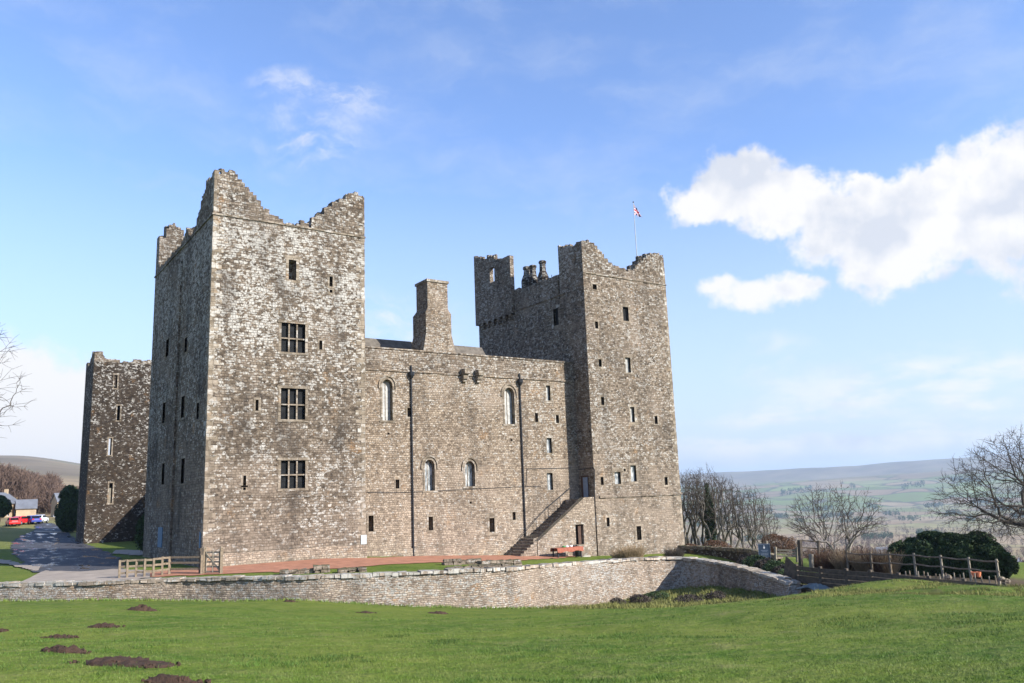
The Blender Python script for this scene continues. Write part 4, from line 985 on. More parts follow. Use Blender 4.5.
def ruin(name, pxs, lab):
    c = np.mean([ground_at(x, y, 45)[:2] for x, y, _, _ in pxs], axis=0); z = hz(*c)
    t = thing(name, (c[0], c[1], z), lab, 'ruin', 'low ruined walls on the castle lawn')
    for (x, y, w_, h_) in pxs:
        p = ground_at(x, y+h_/2, 45); d = float(np.hypot(p[0], p[1])); k = d/FPX
        mb = MB(); nst = max(2, int(w_*k/.45)); zz = p[2]
        for lay in range(2):
            for i in range(nst):
                o_ = (i+.5-nst/2)/nst*w_*k
                mb.obox((p[0]+o_*math.cos(.35)*1.05, p[1]+o_*math.sin(-.3), zz+h_*k*(lay+.5)/2-.02), (w_*k/nst/2*rnd.uniform(.9,1.02), .4*rnd.uniform(.8,1.2), h_*k/4*rnd.uniform(.95,1.1)), Matrix.Rotation(rnd.uniform(-.15,.15)-.3, 3, 'Z').to_euler(), .05)
        mb.build('stone_course', M['rubble'], t)
ruin('ruined_wall', [(321.5,569,15,7),(302,571.5,40,4),(352,570,26,4)], 'low ruined stone footing on the lawn below the near tower, with one squared block standing up')
ruin('ruined_wall', [(452,562,17,6),(470,562,22,4.5),(488,563,18,5),(508,562.5,24,4.5),(478,567,60,3.5)], 'low ruined stone footing on the lawn in front of the stair')

# table in front of the doorway
tz = hz(*onY(566, 550, 58.3)[:2]); tl = onY(554, 541, 58.3); tr = onY(579, 541, 58.3)
tb = thing('table', (float((tl[0]+tr[0])/2), 58.3, tz), 'long table under an orange cloth beside the stair doorway', 'table')
xa, xb = float(tl[0]), float(tr[0]); zt_ = tz+.86
mb = MB(); mb.box(xa, xb, 57.85, 58.75, zt_-.05, zt_); mb.build('tabletop', M['wooddark'], tb)
for xx in (xa+.12, xb-.12):
    for yy in (57.95, 58.65): mb = MB(); mb.box(xx-.05, xx+.05, yy-.05, yy+.05, tz-.05, zt_-.05); mb.build('leg', M['black'], tb)
mb = MB(); mb.bar((xa+.12, 57.95, tz+.1), (xa+.12, 58.65, tz+.1), .06, .06); mb.build('rail', M['black'], tb); mb = MB(); mb.bar((xb-.12, 57.95, tz+.1), (xb-.12, 58.65, tz+.1), .06, .06); mb.build('rail', M['black'], tb)
n = 30; V = []; 
for i in range(n+1):
    x = xa-.06+(xb-xa+.12)*i/n; f_ = .03*math.sin(i*1.9)+.02*math.sin(i*.7)
    V += [(x, 57.78+f_-.03, zt_-.33-.05*math.sin(i*.5)), (x, 57.80+f_*.4, zt_+.012), (x, 58.8, zt_+.014), (x, 58.84+f_, zt_-.3)]
F = [(i*4+k, (i+1)*4+k, (i+1)*4+k+1, i*4+k+1) for i in range(n) for k in range(3)]
cl = rawmesh('tablecloth', np.array(V), F, M['cloth'], k=4); tag(cl, 'faded orange cloth hanging over the long table by the stair', 'tablecloth')
for i, (fx, mt_) in enumerate(((.38, 'green'), (.5, 'white'), (.66, 'white'), (.78, 'black'))):
    mb = MB(); X = xa+(xb-xa)*fx; mb.lathe((X, 58.3, zt_+.015), [(.13, 0), (.17, .06), (.15, .12), (.05, .14)], 10)
    tag(mb.build('dish', M[mt_], None), ['small green dish on the orange table cloth', 'white dish just right of the green one on the orange cloth', 'white dish farther right on the orange cloth', 'black dish at the right end of the orange cloth'][i], 'dish')
q = onY(578, 549, 58.6); mb = MB(); mb.lathe((float(q[0]), 58.6, tz-.02), [(.16, 0), (.24, .3), (.26, .42), (.2, .43)], 12); pt_ = thing('plant_pot', (float(q[0]), 58.6, tz-.02), 'small dark pot with a plant below the doorway, at the right end of the table', 'plant pot')
mb.build('pot', M['black'], pt_); mb = MB()
for k in range(60):
    a = rnd.uniform(0, 6.28); r = rnd.uniform(.05, .3); mb.obox((float(q[0])+r*math.cos(a), 58.6+r*math.sin(a), tz+rnd.uniform(.4, .7)), (.06, .04, .01), Matrix.Rotation(rnd.uniform(0, 3), 3, 'X').to_euler())
mb.build('foliage', M['ivy'], pt_)

# ------------------------------------------------------------------ fences, gate, sign
def rail_fence(name, pts, hgt, lab, cat='fence', mat='wood', rails=(.95, .6, .28), post=.12, rw=(.05, .12), rmat=None, group=None):
    """pts: ground points (x,y,z) of the posts"""
    t = thing(name, pts[0], lab, cat, group)
    for i, p in enumerate(pts):
        mb = MB(); ln = rnd.uniform(-.03, .03); hh = hgt*rnd.uniform(.96, 1.05)
        mb.bar((p[0], p[1], p[2]-.3), (p[0]+ln, p[1]+ln, p[2]+hh), post, post, (1, 0, 0)); mb.build('post', M[mat], t)
    for fr in rails:
        for a, b in zip(pts[:-1], pts[1:]):
            d = Vector((b[1]-a[1], -(b[0]-a[0]), 0)).normalized()*(-(post/2+rw[0]/2)*0); mb = MB()
            j = lambda: rnd.uniform(-.02, .02)
            mb.bar((a[0]+d.x, a[1]+d.y, a[2]+hgt*fr+j()), (b[0]+d.x, b[1]+d.y, b[2]+hgt*fr+j()), *rw); mb.build('rail', M[rmat or mat], t)
    return t
fp_ = [gg(x, y) for x, y in ((119,579),(127,578.5),(135.5,578),(144,577.6),(153,577),(162,575.6),(169,574.6))]
fence_pts = [(*p, hz(*p)) for p in fp_]
rail_fence('rail_fence', fence_pts, 1.12, 'short weathered post and rail fence curving from the road up to the small gate', rails=(.93, .62, .3))
g1 = gg(201, 574.5); G1 = (*g1, hz(*g1))
rail_fence('rail_fence', [fence_pts[-1], G1], 1.12, 'straight weathered rail fence section against the tower, just left of the small gate', rails=(.93, .62, .3), post=.13)
ga = gg(205.5, 574); gb = gg(219.5, 574); gz_ = hz(*ga)
gt = thing('garden_gate', (*ga, gz_), 'small pale wooden gate with diagonal brace at the corner of the near tower', 'gate')
A3 = Vector((*ga, gz_)); B3 = Vector((*gb, gz_)); dirg = (B3-A3)
mb = MB()
for k in range(5): z = .14+k*.29; mb.bar(A3+Vector((0,0,z)), B3+Vector((0,0,z)), .05, .09)
for f_ in (.03, .5, .97): mb.bar(A3+dirg*f_+Vector((0,0,.08)), A3+dirg*f_+Vector((0,0,1.36)), .06, .09, (0,1,0))
mb.build('gate_leaf', M['palewood'], gt)
mb = MB(); mb.bar(A3+Vector((0,-.05,1.2)), B3+Vector((0,-.05,.2)), .05, .09); mb.build('brace', M['palewood'], gt)
for P_ in (A3-dirg*.12, B3+dirg*.1):
    mb = MB(); mb.bar(P_+Vector((0,0,-.3)), P_+Vector((0,0,1.55)), .17, .17, (1,0,0)); mb.obox(P_+Vector((0,0,1.6)), (.11,.11,.06), None, 0, .4); mb.build('gate_post', M['wood'], gt)
mb = MB(); mb.bar(A3-dirg*.12+Vector((-.05,.6,-.3)), A3-dirg*.12+Vector((-.05,.6,1.55)), .2, .2, (1,0,0)); mb.build('gate_post', M['wooddk'], gt)

# board fence at the end of the wall
bp = [onD(798,585,49.5), onD(822,587,47.5), onD(848,587,46), onD(872,587,45), onD(900,588,44.5), onD(930,588,44), onD(965,589,44), (*onD(1005,590,44)[:2],0)]
bt = thing('board_fence', (bp[0][0], bp[0][1], hz(bp[0][0], bp[0][1])), 'dark horizontal board fence running right from the end of the dry stone wall', 'fence')
topz = [onD(798,566,49.5)[2], onD(822,568.5,47.5)[2], onD(848,570.5,46)[2], onD(872,572,45)[2], onD(900,575,44.5)[2], onD(930,578,44)[2], onD(965,581,44)[2], onD(1005,585,44)[2]]
for i in range(len(bp)):
    p = bp[i]; g_ = hz(p[0], p[1]); mb = MB(); mb.bar((p[0], p[1], g_-.4), (p[0], p[1], topz[i]+.1), .15, .15, (1,0,0)); mb.build('post', M['wooddk'], bt)
for i in range(len(bp)-1):
    for k in range(6):
        mb = MB(); d0, d1 = topz[i]-.1-.235*k, topz[i+1]-.1-.235*k; a, b = bp[i], bp[i+1]
        mb.bar((a[0]-.06, a[1]-.1, d0+rnd.uniform(-.02,.02)), (b[0]-.06, b[1]-.1, d1+rnd.uniform(-.02,.02)), .04, .21); mb.build('board', M['wooddk'], bt)
# slanting end panel by the sign
mb = MB(); q = [onD(786,556,51.5), onD(800,569,50.2), onD(800,585,50.2), onD(783,583,51.5)]
wing = thing('fence_panel', (float(q[3][0]), float(q[3][1]), float(q[3][2])), 'slanted dark timber panel between the wall end and the board fence', 'panel')
mb.add([tuple(p) for p in q]+[(p[0]+.05, p[1]+.06, p[2]) for p in q], [(0,1,2,3)[::-1],(4,5,6,7),(0,1,5,4),(1,2,6,5),(2,3,7,6),(3,0,4,7)]); mb.build('boards', M['wooddk'], wing)
# post and rail fence in front of the evergreen hedge
hp_ = []
for x, y, yt, d in ((848,566,551,56),(872,567,552,55),(891,571,552,54.5),(916,574,553,53.5),(943,576,555,52.5),(971,578,557,51.5),(999,579,559,50.5)):
    p = onD(x, y, d); t_ = onD(x, yt, d); hp_.append((p, float(t_[2])))
hf = thing('rail_fence', tuple(hp_[2][0]), 'pale post and two rail fence standing in front of the dark evergreen hedge', 'fence')
for i, (p, tz_) in enumerate(hp_):
    mb = MB(); mb.bar((p[0], p[1], p[2]-.8), (p[0], p[1], tz_), .095, .095, (1,0,0)); mb.build('post', M['palewood'] if i > 2 else M['wood'], hf)
for (p, t0_), (q_, t1_) in zip(hp_[:-1], hp_[1:]):
    for dz in (.12, .62): mb = MB(); mid = ((p[0]+q_[0])/2, (p[1]+q_[1])/2, (t0_+t1_)/2-dz-.05); mb.tube([(p[0], p[1]-.08, t0_-dz), (mid[0], mid[1]-.08, mid[2]), (q_[0], q_[1]-.08, t1_-dz)], .045, 6); mb.build('rail', M['wood'], hf)
# low stakes and clutter behind the board fence
for i in range(16):
    x = 905+i*6+rnd.uniform(-2, 2); p = onD(x, 577+(x-905)*.045, 48); mb = MB(); h_ = rnd.uniform(.3, .5)
    mb.bar((p[0], p[1], p[2]-.9), (p[0]+rnd.uniform(-.05,.05), p[1], p[2]+h_*.7), .045, .045, (1,0,0)); o = mb.build('stake', M['wood' if i % 2 else 'palewood'])
    tag(o, 'short wooden stake in the row below the hedge fence', 'stake', 'short stakes in a row below the hedge')
# metal hay frame and gate behind
def frame_thing():
    D = 60; t = thing('timber_frame', tuple(onD(801, 563, D)), 'dark open frame of two uprights and crossbars behind the board fence', 'frame')
    a, b = onD(800.5, 565, D), onD(818, 565, D); at_, bt_ = onD(799.5, 540, D), onD(818.5, 541, D); c, ct = onD(829, 566, D+2), onD(829, 543, D+2)
    mb = MB(); mb.bar((a[0],a[1],a[2]-.5), tuple(at_), .22, .22, (1,0,0)); mb.build('upright', M['wooddk'], t)
    mb = MB(); mb.bar((b[0],b[1],b[2]-.5), tuple(bt_), .12, .12, (1,0,0)); mb.build('upright', M['wooddk'], t)
    for dy in (0, 7, 13): mb = MB(); mb.bar(tuple(onD(799.5, 540.5+dy, D)), tuple(onD(829, 542.5+dy, D+2)), .08, .08); mb.build('crossbar', M['wooddk'], t)
frame_thing()
def gatebits():
    D = 66; t = thing('field_gate', tuple(onD(781, 560, D)), 'pale wooden field gate between two posts, just right of the blue sign', 'gate')
    for x in (775.5, 797): mb = MB(); p = onD(x, 562, D); q_ = onD(x, 547, D); mb.bar((p[0],p[1],p[2]-.5), tuple(q_), .15, .15, (1,0,0)); mb.build('gate_post', M['palewood'], t)
    for dy in (0, 3, 6): mb = MB(); mb.bar(tuple(onD(775.5, 550+dy, D)), tuple(onD(797, 550.5+dy, D)), .06, .12); mb.build('rail', M['palewood'], t)
gatebits()
p = onD(811, 562, 58); mb = MB(); mb.bar((p[0],p[1],p[2]-.6), tuple(onD(811,554,58)), .22, .22, (1,0,0)); tag(mb.build('post', M['palewood']), 'single stout pale post in front of the dark timber frame', 'post')
mb = MB(); a = onD(803,587,47); 
t = thing('sheet_pile', (a[0], a[1], a[2]-.4), 'low heap under a grey sheet at the foot of the board fence', 'sheet')
V = []; nn_ = 18
for i in range(nn_+1):
    for k in range(7):
        f_ = i/nn_; x = 805+26*f_; q_ = onD(x, 587.5, 47-.5*f_); hh = .32*math.sin(PI*min(1, f_*1.1+.05))**.5*(math.sin(PI*k/6))+.05*math.sin(i*2.1+k)
        V.append((q_[0]+(k-3)*.12*math.sin(YAW), q_[1]+(k-3)*.25, q_[2]-.25+hh+.12))
F = [(i*7+k, (i+1)*7+k, (i+1)*7+k+1, i*7+k+1) for i in range(nn_) for k in range(6)]
rawmesh('sheet', np.array(V), F, M['tarp'], t, k=4)
for i, x in enumerate((974, 979)):
    p = onD(x, 577, 49); mb = MB(); mb.lathe((p[0], p[1], p[2]), [(.09, 0), (.12, .22), (.135, .24), (.12, .25), (.08, .16)], 12)
    tag(mb.build('feed_tub', M['orange']), ['orange tub below the hedge, left of the pair', 'orange tub below the hedge, right of the pair'][i], 'tub')
for i, (x, y) in enumerate(((1001, 579), (1006, 581), (948,577))):
    p = onD(x, y, 49); mb = MB(); mb.lathe((p[0], p[1], p[2]-.1), [(.16, 0), (.20, .08), (.17, .17), (.09, .23)], 9); mb.v = [(a+rnd.uniform(-.03,.03), b+rnd.uniform(-.03,.03), c+rnd.uniform(-.02,.02)) for a, b, c in mb.v]
    tag(mb.build('boulder', M['rubble']), ['grey boulder at the right end of the hedge fence', 'outermost grey boulder right of the last hedge fence post', 'grey boulder under the hedge fence left of the orange tubs'][i], 'boulder')
# sign board
D = 68; a = onD(759.3, 558.2, D); b = onD(770.8, 558.4, D); c = onD(759.3, 544.3, D); zt_, zb_ = float(c[2]), float(a[2])
sg = thing('sign_board', (float(a[0]+b[0])/2*1., float(a[1]+b[1])/2, zb_-.9), 'slate blue visitor sign with a white crest, above the wall near its right end', 'sign')
ax = Vector((b[0]-a[0], b[1]-a[1], 0)); wd = ax.length; ax.normalize(); nrm = Vector((ax.y, -ax.x, 0)); ce = Vector(((a[0]+b[0])/2, (a[1]+b[1])/2, (zt_+zb_)/2)); hh = zt_-zb_
def sgbox(mb, u0, u1, v0, v1, d0, d1):
    mb.add([ce+ax*u*wd/2+Vector((0,0,v*hh/2))+nrm*d for d in (d0, d1) for u, v in ((u0,v0),(u1,v0),(u1,v1),(u0,v1))], [(0,3,2,1),(4,5,6,7),(0,1,5,4),(1,2,6,5),(2,3,7,6),(3,0,4,7)])
mb = MB(); sgbox(mb, -1, 1, -1, 1, 0, .05); mb.build('panel', M['signblue'], sg)
mb = MB(); sgbox(mb, -1.04, -1, -1.04, 1.04, -.01, .07); sgbox(mb, 1, 1.04, -1.04, 1.04, -.01, .07); sgbox(mb, -1, 1, 1, 1.05, -.01, .07); sgbox(mb, -1, 1, -1.05, -1, -.01, .07); mb.build('frame', M['signtext'], sg)
mb = MB(); pts = [(-.13,.42),(.0,.32),(.13,.42),(.17,.62),(.06,.60),(.05,.78),(0,.9),(-.05,.78),(-.06,.60),(-.17,.62)]
pp = [ce+ax*x*wd/2+Vector((0,0,y*hh/2))+nrm*.058 for x, y in pts]; mb.add(pp, [tuple(range(10))]); mb.build('emblem', M['white'], sg)
mb = MB()
for (v, l, hgt_) in ((.12,.62,.07),(-.06,.44,.05),(-.30,.7,.045),(-.42,.62,.045),(-.54,.66,.045),(-.72,.4,.045)):
    u = -l
    while u < l:
        e_ = min(l, u+rnd.uniform(.10, .26)); sgbox(mb, u, e_-.04, v-hgt_/2, v+hgt_/2, .052, .058); u = e_
mb.build('lettering', M['signtext'], sg)
for s_x in (-.6, .6): mb = MB(); q_ = ce+ax*s_x*wd/2; mb.bar((q_.x, q_.y, zb_-1.2), (q_.x, q_.y, zt_-.05), .09, .04, (1,0,0)); mb.build('post', M['wooddk'], sg)
p = onD(766.5, 556, 72.6); mb = MB(); mb.bar((p[0],p[1],p[2]-1.5), tuple(onD(766.5,541,72.6)), .12, .12, (1,0,0)); tag(mb.build('post', M['palewood']), 'pale post standing up behind the blue sign', 'post')
# second wall, dark, behind
q0 = [onD(676,547.5,86), onD(700,548.5,84), onD(725,550,80), onD(748,551.5,75), onD(757,553,72.5), onD(778,558,70)]
q0 = cr(np.array(q0), 6)
sw = thing('field_wall', tuple(q0[0]), 'low dark dry stone wall running behind the curved wall towards the blue sign', 'wall')
mb = MB(); mc = MB()
for i in range(len(q0)-1):
    a, b = q0[i], q0[i+1]; d = Vector((b[0]-a[0], b[1]-a[1], 0)).normalized(); n_ = Vector((d.y, -d.x, 0))*.3
    za, zb_ = a[2], b[2]
    V = [(a[0]+n_.x,a[1]+n_.y,za-2.2),(b[0]+n_.x,b[1]+n_.y,zb_-2.2),(b[0]-n_.x,b[1]-n_.y,zb_-2.2),(a[0]-n_.x,a[1]-n_.y,za-2.2),(a[0]+n_.x*.8,a[1]+n_.y*.8,za),(b[0]+n_.x*.8,b[1]+n_.y*.8,zb_),(b[0]-n_.x*.8,b[1]-n_.y*.8,zb_),(a[0]-n_.x*.8,a[1]-n_.y*.8,za)]
    mb.add(V, [(4,5,6,7),(0,1,5,4),(2,3,7,6)])
    for k in range(3):
        t_ = (k+.5)/3; mc.obox((a[0]*(1-t_)+b[0]*t_, a[1]*(1-t_)+b[1]*t_, za*(1-t_)+zb_*t_+.08), (.28, .26, rnd.uniform(.08,.16)), Matrix.Rotation(math.atan2(d.y, d.x), 3, 'Z').to_euler(), .04)
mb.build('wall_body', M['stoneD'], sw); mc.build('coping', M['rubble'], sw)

# ------------------------------------------------------------------ trees
def tube_np(segs, nside):
    """segs: list of (p0,p1,r0,r1) -> V,F quads"""
    S = np.array([(*a, *b, r0, r1) for a, b, r0, r1 in segs], float); a = S[:,:3]; b = S[:,3:6]; d = b-a; d /= np.linalg.norm(d, axis=1)[:,None]+1e-9
    up = np.where(np.abs(d[:,2:3]) < .9, [[0,0,1.]], [[1.,0,0]]); s = np.cross(d, up); s /= np.linalg.norm(s, axis=1)[:,None]; t = np.cross(s, d)
    V = []
    for e, rr in ((a, S[:,6]), (b, S[:,7])):
        for k in range(nside):
            an = 2*PI*k/nside; V.append(e+(s*math.cos(an)+t*math.sin(an))*rr[:,None])
    V = np.stack(V, 1).reshape(-1, 3); n = len(S); base = (np.arange(n)*2*nside)[:,None]
    F = np.concatenate([base+np.array([[k, (k+1)%nside, nside+(k+1)%nside, nside+k]]) for k in range(nside)])
    return V, F
def tree_segs(seed, h, spread, stems=1, droop=0, levels=5, up=.5, r0=.2, first=.25, twiginess=1.0, wig=.25, ratio=(.55,.8), shape=None, kids=(3,5)):
    rr = random.Random(seed); th = []; tw = []
    def grow(p, d, L, r, lev):
        n = 4 if lev < 3 else 3; pts = [p]; q = Vector(p); dd = Vector(d); rads = [r]
        for i in range(n):
            dd = (dd+Vector((rr.uniform(-1,1), rr.uniform(-1,1), rr.uniform(-.6,.8)))*wig*.5+Vector((0,0,up*.14-droop*.1*lev/3))).normalized()
            q = q+dd*L/n; pts.append(q.copy()); rads.append(max(.010, r*(1-.62*(i+1)/n)))
        lst = th if lev <= 1 else tw
        for i in range(n): lst.append((tuple(pts[i]), tuple(pts[i+1]), rads[i], rads[i+1]))
        if lev >= levels: return
        k = rr.randint(*kids) if lev < levels-1 else int(rr.randint(3, 5)*twiginess)
        for j in range(k):
            f_ = rr.uniform(first if lev == 0 else .25, 1.0) if j else 1.0
            i = min(n-1, int(f_*n)); t_ = f_*n-i; b = pts[i].lerp(pts[i+1], min(1, max(0, t_)))
            a = rr.uniform(0, 2*PI); sd = Vector((math.cos(a), math.sin(a), rr.uniform(-.1, .5)))
            s_ = spread*rr.uniform(.55, 1.25)*(1 if j else .5)
            nd = (dd*(1-.3*s_)+sd*s_).normalized()
            grow(b, nd, L*rr.uniform(*ratio)*(1-.25*f_*(lev == 0)), max(.011, rads[i]*rr.uniform(.5, .72)), lev+1)
    for s_ in range(stems):
        a = 2*PI*s_/max(1, stems)+rr.uniform(-.4, .4); d = Vector((math.cos(a), math.sin(a), 0))*(.28 if stems > 1 else .03)+Vector((0,0,1))
        grow(Vector((math.cos(a)*.2*(stems > 1), math.sin(a)*.2*(stems > 1), -.3)), d.normalized(), h*rr.uniform(.85, 1.05), r0*rr.uniform(.75, 1.1), 0)
    return th, tw
def dome_segs(seed, R, z0, z1, npts=2400, stems=1, r0=.25, low=.0, base_r=.2, power=.5, lean=(0, 0), jitter=.1, cut=.35, tw=.009):
    """bare tree grown towards points filling a rounded crown: limbs fork wherever the points part"""
    r_ = np.random.RandomState(seed); P = []
    while len(P) < npts:
        p = r_.uniform(-1, 1, 3); q = np.hypot(p[0], p[1])
        if p[2] < -.9: continue
        rad = q*q+(p[2]*p[2] if p[2] > 0 else (p[2]/.75)**2)
        if rad > 1 or (rad < .3 and r_.rand() < .75): continue
        zc = z0+(z1-z0)*(.42+low); z = zc+p[2]*(z1-zc if p[2] > 0 else (zc-z0))
        a = math.atan2(p[1], p[0]); k = 1+.13*math.sin(3*a+seed)+.09*math.sin(5*a+2*seed+3*p[2])
        P.append((p[0]*R*k+lean[0]*(z/z1), p[1]*R*k+lean[1]*(z/z1), z*(1+.05*math.sin(4*a+seed))))
    P = np.array(P); th = []; tw_ = []
    def seg(a, b, ra, rb, big):
        n = 3 if big else 2; L = np.linalg.norm(b-a); last = a; off = r_.normal(size=3)*L*jitter
        for i in range(1, n+1):
            t = i/n; q = a+(b-a)*t+off*math.sin(PI*t)*(.8 if i < n else 0); q = b if i == n else q
            (th if big else tw_).append((tuple(last), tuple(q), ra+(rb-ra)*(i-1)/n, ra+(rb-ra)*t)); last = q
    def grow(p, pts, r, lev):
        n = len(pts)
        if n <= 2:
            for q in pts: seg(p, q, tw*1.2, tw*.6, False)
            return
        c = pts.mean(0); j = p+(c-p)*(cut*r_.uniform(.75, 1.25) if lev else cut); j = j+r_.normal(size=3)*np.linalg.norm(c-p)*.05
        rr = max(tw, r0*(n/npts)**power); seg(p, j, min(r, rr*1.12), rr, rr > .035)
        d = pts-j; d /= np.linalg.norm(d, axis=1)[:,None]; k = 3 if (n > 60 and r_.rand() < .45) else 2
        C_ = d[r_.choice(n, k, replace=False)]
        for _ in range(5):
            lab_ = (d@C_.T).argmax(1); C_ = np.array([d[lab_ == i].mean(0) if (lab_ == i).any() else d[r_.randint(n)] for i in range(k)])
        if len(set(lab_)) == 1: lab_ = np.arange(n) % 2
        for i in range(k):
            if (lab_ == i).any(): grow(j, pts[lab_ == i], rr, lev+1)
    az_ = np.arctan2(P[:,1], P[:,0])+seed; idx = ((az_ % (2*PI))/(2*PI)*stems).astype(int) % stems
    for s_ in range(stems):
        a = 2*PI*(s_+.5)/stems-seed; b = np.array([math.cos(a)*base_r*(stems > 1), math.sin(a)*base_r*(stems > 1), -.3]); q = P[idx == s_]
        if stems == 1: seg(b, np.array([lean[0]*.1, lean[1]*.1, z0*.6]), r0*1.25, r0, True); b = np.array([lean[0]*.1, lean[1]*.1, z0*.6])
        grow(b, q, r0*1.2, 0)
    return th, tw_
def make_tree(name, loc, label, group=None, bark='bark', twig='twig', fit=None, ivy=False, rz=0, wide=1.0, **kw):
    th, tw = dome_segs(**kw) if 'R' in kw else tree_segs(**kw)
    V1, F1 = tube_np(th, 7); V2, F2 = tube_np(tw, 3)
    allz = np.concatenate([V1[:,2], V2[:,2]]).max()
    if fit: k = fit/allz; V1 *= k; V2 *= k; V1[:,:2] *= wide; V2[:,:2] *= wide
    t = thing(name, loc, label, 'tree', group, rz)
    off = np.array(worldloc(t)); rawmesh('trunk', V1+off, F1, M[bark], t, k=4, smooth=True); rawmesh('crown', V2+off, F2, M[twig], t, k=4)
    return t
# row of bare trees behind the right tower
tspec = [(685,107,76,3),(697,104,76,2),(711,104,79,0),(718,100,71,1),(733,103,66,0),(748,99,60,2),(757,101,57,1),(766,98,44,3),(727,112,68,2),(690,112,72,1),(704,110,74,0)]
protos = []
for v in range(4):
    protos.append(None)
labs = ['bare upright tree hard against the right tower edge', 'second bare tree from the tower, slim with a forked top', 'ivy clad bare tree, third from the tower', 'bare tree with twin stems just right of the ivy clad one', 'tallest bare tree in the middle of the row behind the field wall', 'spreading bare tree left of the blue sign', 'bare tree with leaning limbs left of the russet bush', 'lowest bare tree at the right end of the row', 'thin bare tree standing back in the middle of the row', 'bare tree glimpsed farthest back beside the tower', 'faint bare tree behind the ivy clad one']
for i, (px, d, hp, v) in enumerate(tspec):
    g_ = onD(px, 553, d); z = hz(g_[0], g_[1]); loc = (g_[0], g_[1], z); H_ = (float(onD(px, 549-hp, d)[2])-z)*1.08
    if protos[v] is None:
        protos[v] = (make_tree('bare_tree', loc, labs[i], 'bare trees in a row behind the field wall', seed=40+v*7, R=[2.5,2.8,2.2,3.3][v], z0=H_*.2, z1=H_, npts=900, stems=[2,3,2,2][v], r0=.20, base_r=.35, low=.08, cut=.37, tw=.011, bark='bark', twig='twig'), H_)
    else:
        o, h0 = protos[v]; copy_thing(o, loc, rnd.uniform(0, 6), labs[i], H_/h0)
def leafcloud(name, cen, rad, n, size, mat, parent=None, seed=1, lumps=26, low=-.9, flat=.8):
    """many small leaf faces through a lumpy volume"""
    r_ = np.random.RandomState(seed); L = r_.normal(size=(lumps, 3)); L /= np.linalg.norm(L, axis=1)[:,None]; lr = r_.uniform(.75, 1.12, lumps)
    d = r_.normal(size=(n, 3)); d /= np.linalg.norm(d, axis=1)[:,None]; d[:,2] = np.where(d[:,2] < low, -d[:,2], d[:,2])
    k = (d@L.T).argmax(1); dot = (d@L.T).max(1); R = lr[k]*(.86+.14*np.clip((dot-.6)/.4, 0, 1))
    rr = R*r_.uniform(.2, 1, n)**.30
    P = np.array(cen)+d*rr[:,None]*np.array(rad)
    s = size*r_.uniform(.5, 1.4, n); a = r_.normal(size=(n, 3)); a /= np.linalg.norm(a, axis=1)[:,None]; b = np.cross(a, r_.normal(size=(n, 3))); b /= np.linalg.norm(b, axis=1)[:,None]+1e-9
    V = np.stack([P-a*s[:,None], P+b*s[:,None]*.5, P+a*s[:,None], P-b*s[:,None]*.5], 1).reshape(-1, 3)
    F = np.arange(n*4).reshape(n, 4)
    return rawmesh(name, V, F, mat, parent, k=4)
q = onD(712, 553, 104); iz = hz(q[0], q[1])
iv = leafcloud('ivy', (q[0], q[1], iz+3.8), (.75, .75, 4.0), 5000, .13, M['ivy'], seed=3); tag(iv, 'ivy wrapped round the third bare tree trunk', 'ivy')
# multi-stemmed tree behind the gate
g_ = onD(837, 567, 62); z = hz(g_[0], g_[1])
H5 = float(onD(835,482,62)[2])-z; make_tree('bare_tree', (g_[0], g_[1], z), 'spreading many stemmed bare tree behind the board fence', bark='barkpale', twig='twig', seed=5, R=3.5, z0=1.2, z1=H5, npts=1500, stems=5, r0=.17, base_r=.25, low=-.02, cut=.33)
# big tree at the right edge, mostly out of frame
g_ = onD(1056, 582, 56); z = hz(g_[0], g_[1])
H5 = float(onD(1040,424,56)[2])-z; make_tree('large_bare_tree', (g_[0], g_[1], z), 'large spreading bare tree cut by the right edge of the view', bark='barkdark', twig='twig', seed=9, R=5.3, z0=1.2, z1=H5, npts=6500, stems=1, r0=.36, low=.02, cut=.33, tw=.009, power=.53)
# tree at the left edge, only its branch ends reach into view
g_ = onD(-156, 592, 40); z = hz(g_[0], g_[1])
H5 = float(onD(-40,255,40)[2])-z; make_tree('bare_tree', (g_[0], g_[1], z), 'bare tree at the left edge with only branch tips in view', bark='barkdark', twig='twig', seed=14, R=4.9, z0=3.4, z1=H5, npts=3600, stems=1, r0=.28, low=.06, cut=.34, tw=.007, power=.53)

# hedge, bushes
hd = thing('evergreen_hedge', tuple(onD(952, 575, 57)), 'large dark green rounded evergreen hedge behind the post and rail fence', 'hedge')
hc = []
a0, e0 = azel(952, 555)
for i, (x, y, rx, ry) in enumerate(((915,561,1.6,1.35),(935,558,1.9,1.55),(955,557,1.9,1.6),(975,559,1.8,1.55),(990,564,1.35,1.25),(906,566,1.1,.9))):
    p = onD(x, y, 57+(i % 2)*.7); leafcloud('foliage', tuple(p), (rx*.93, rx, ry), 30000, .085, M['yew'], hd, seed=50+i, lumps=30)
q = onD(925, 575, 57); 
def bush(name, px, py, d, w_, h_, n, size, mat, lab, cat='bush', seed=1, twg=None):
    p = onD(px, py, d); z = hz(p[0], p[1]); zc_ = float(p[2])
    t = thing(name, (p[0], p[1], z), lab, cat); leafcloud('foliage', (p[0], p[1], zc_), (w_, w_, h_), n, size, M[mat], t, seed=seed)
    mb = MB()
    for k in range(7): a = k*.9; mb.tube([(p[0], p[1], z-.1), (p[0]+w_*.5*math.cos(a), p[1]+w_*.5*math.sin(a), zc_+h_*.3)], [.05, .02], 5)
    mb.build('stem', M[twg or 'twig'], t); return t
bush('evergreen_bush', 74, 510, 150, 2.7, 3.8, 26000, .16, 'yew', 'tall dark evergreen bush beside the road left of the far tower', seed=5)
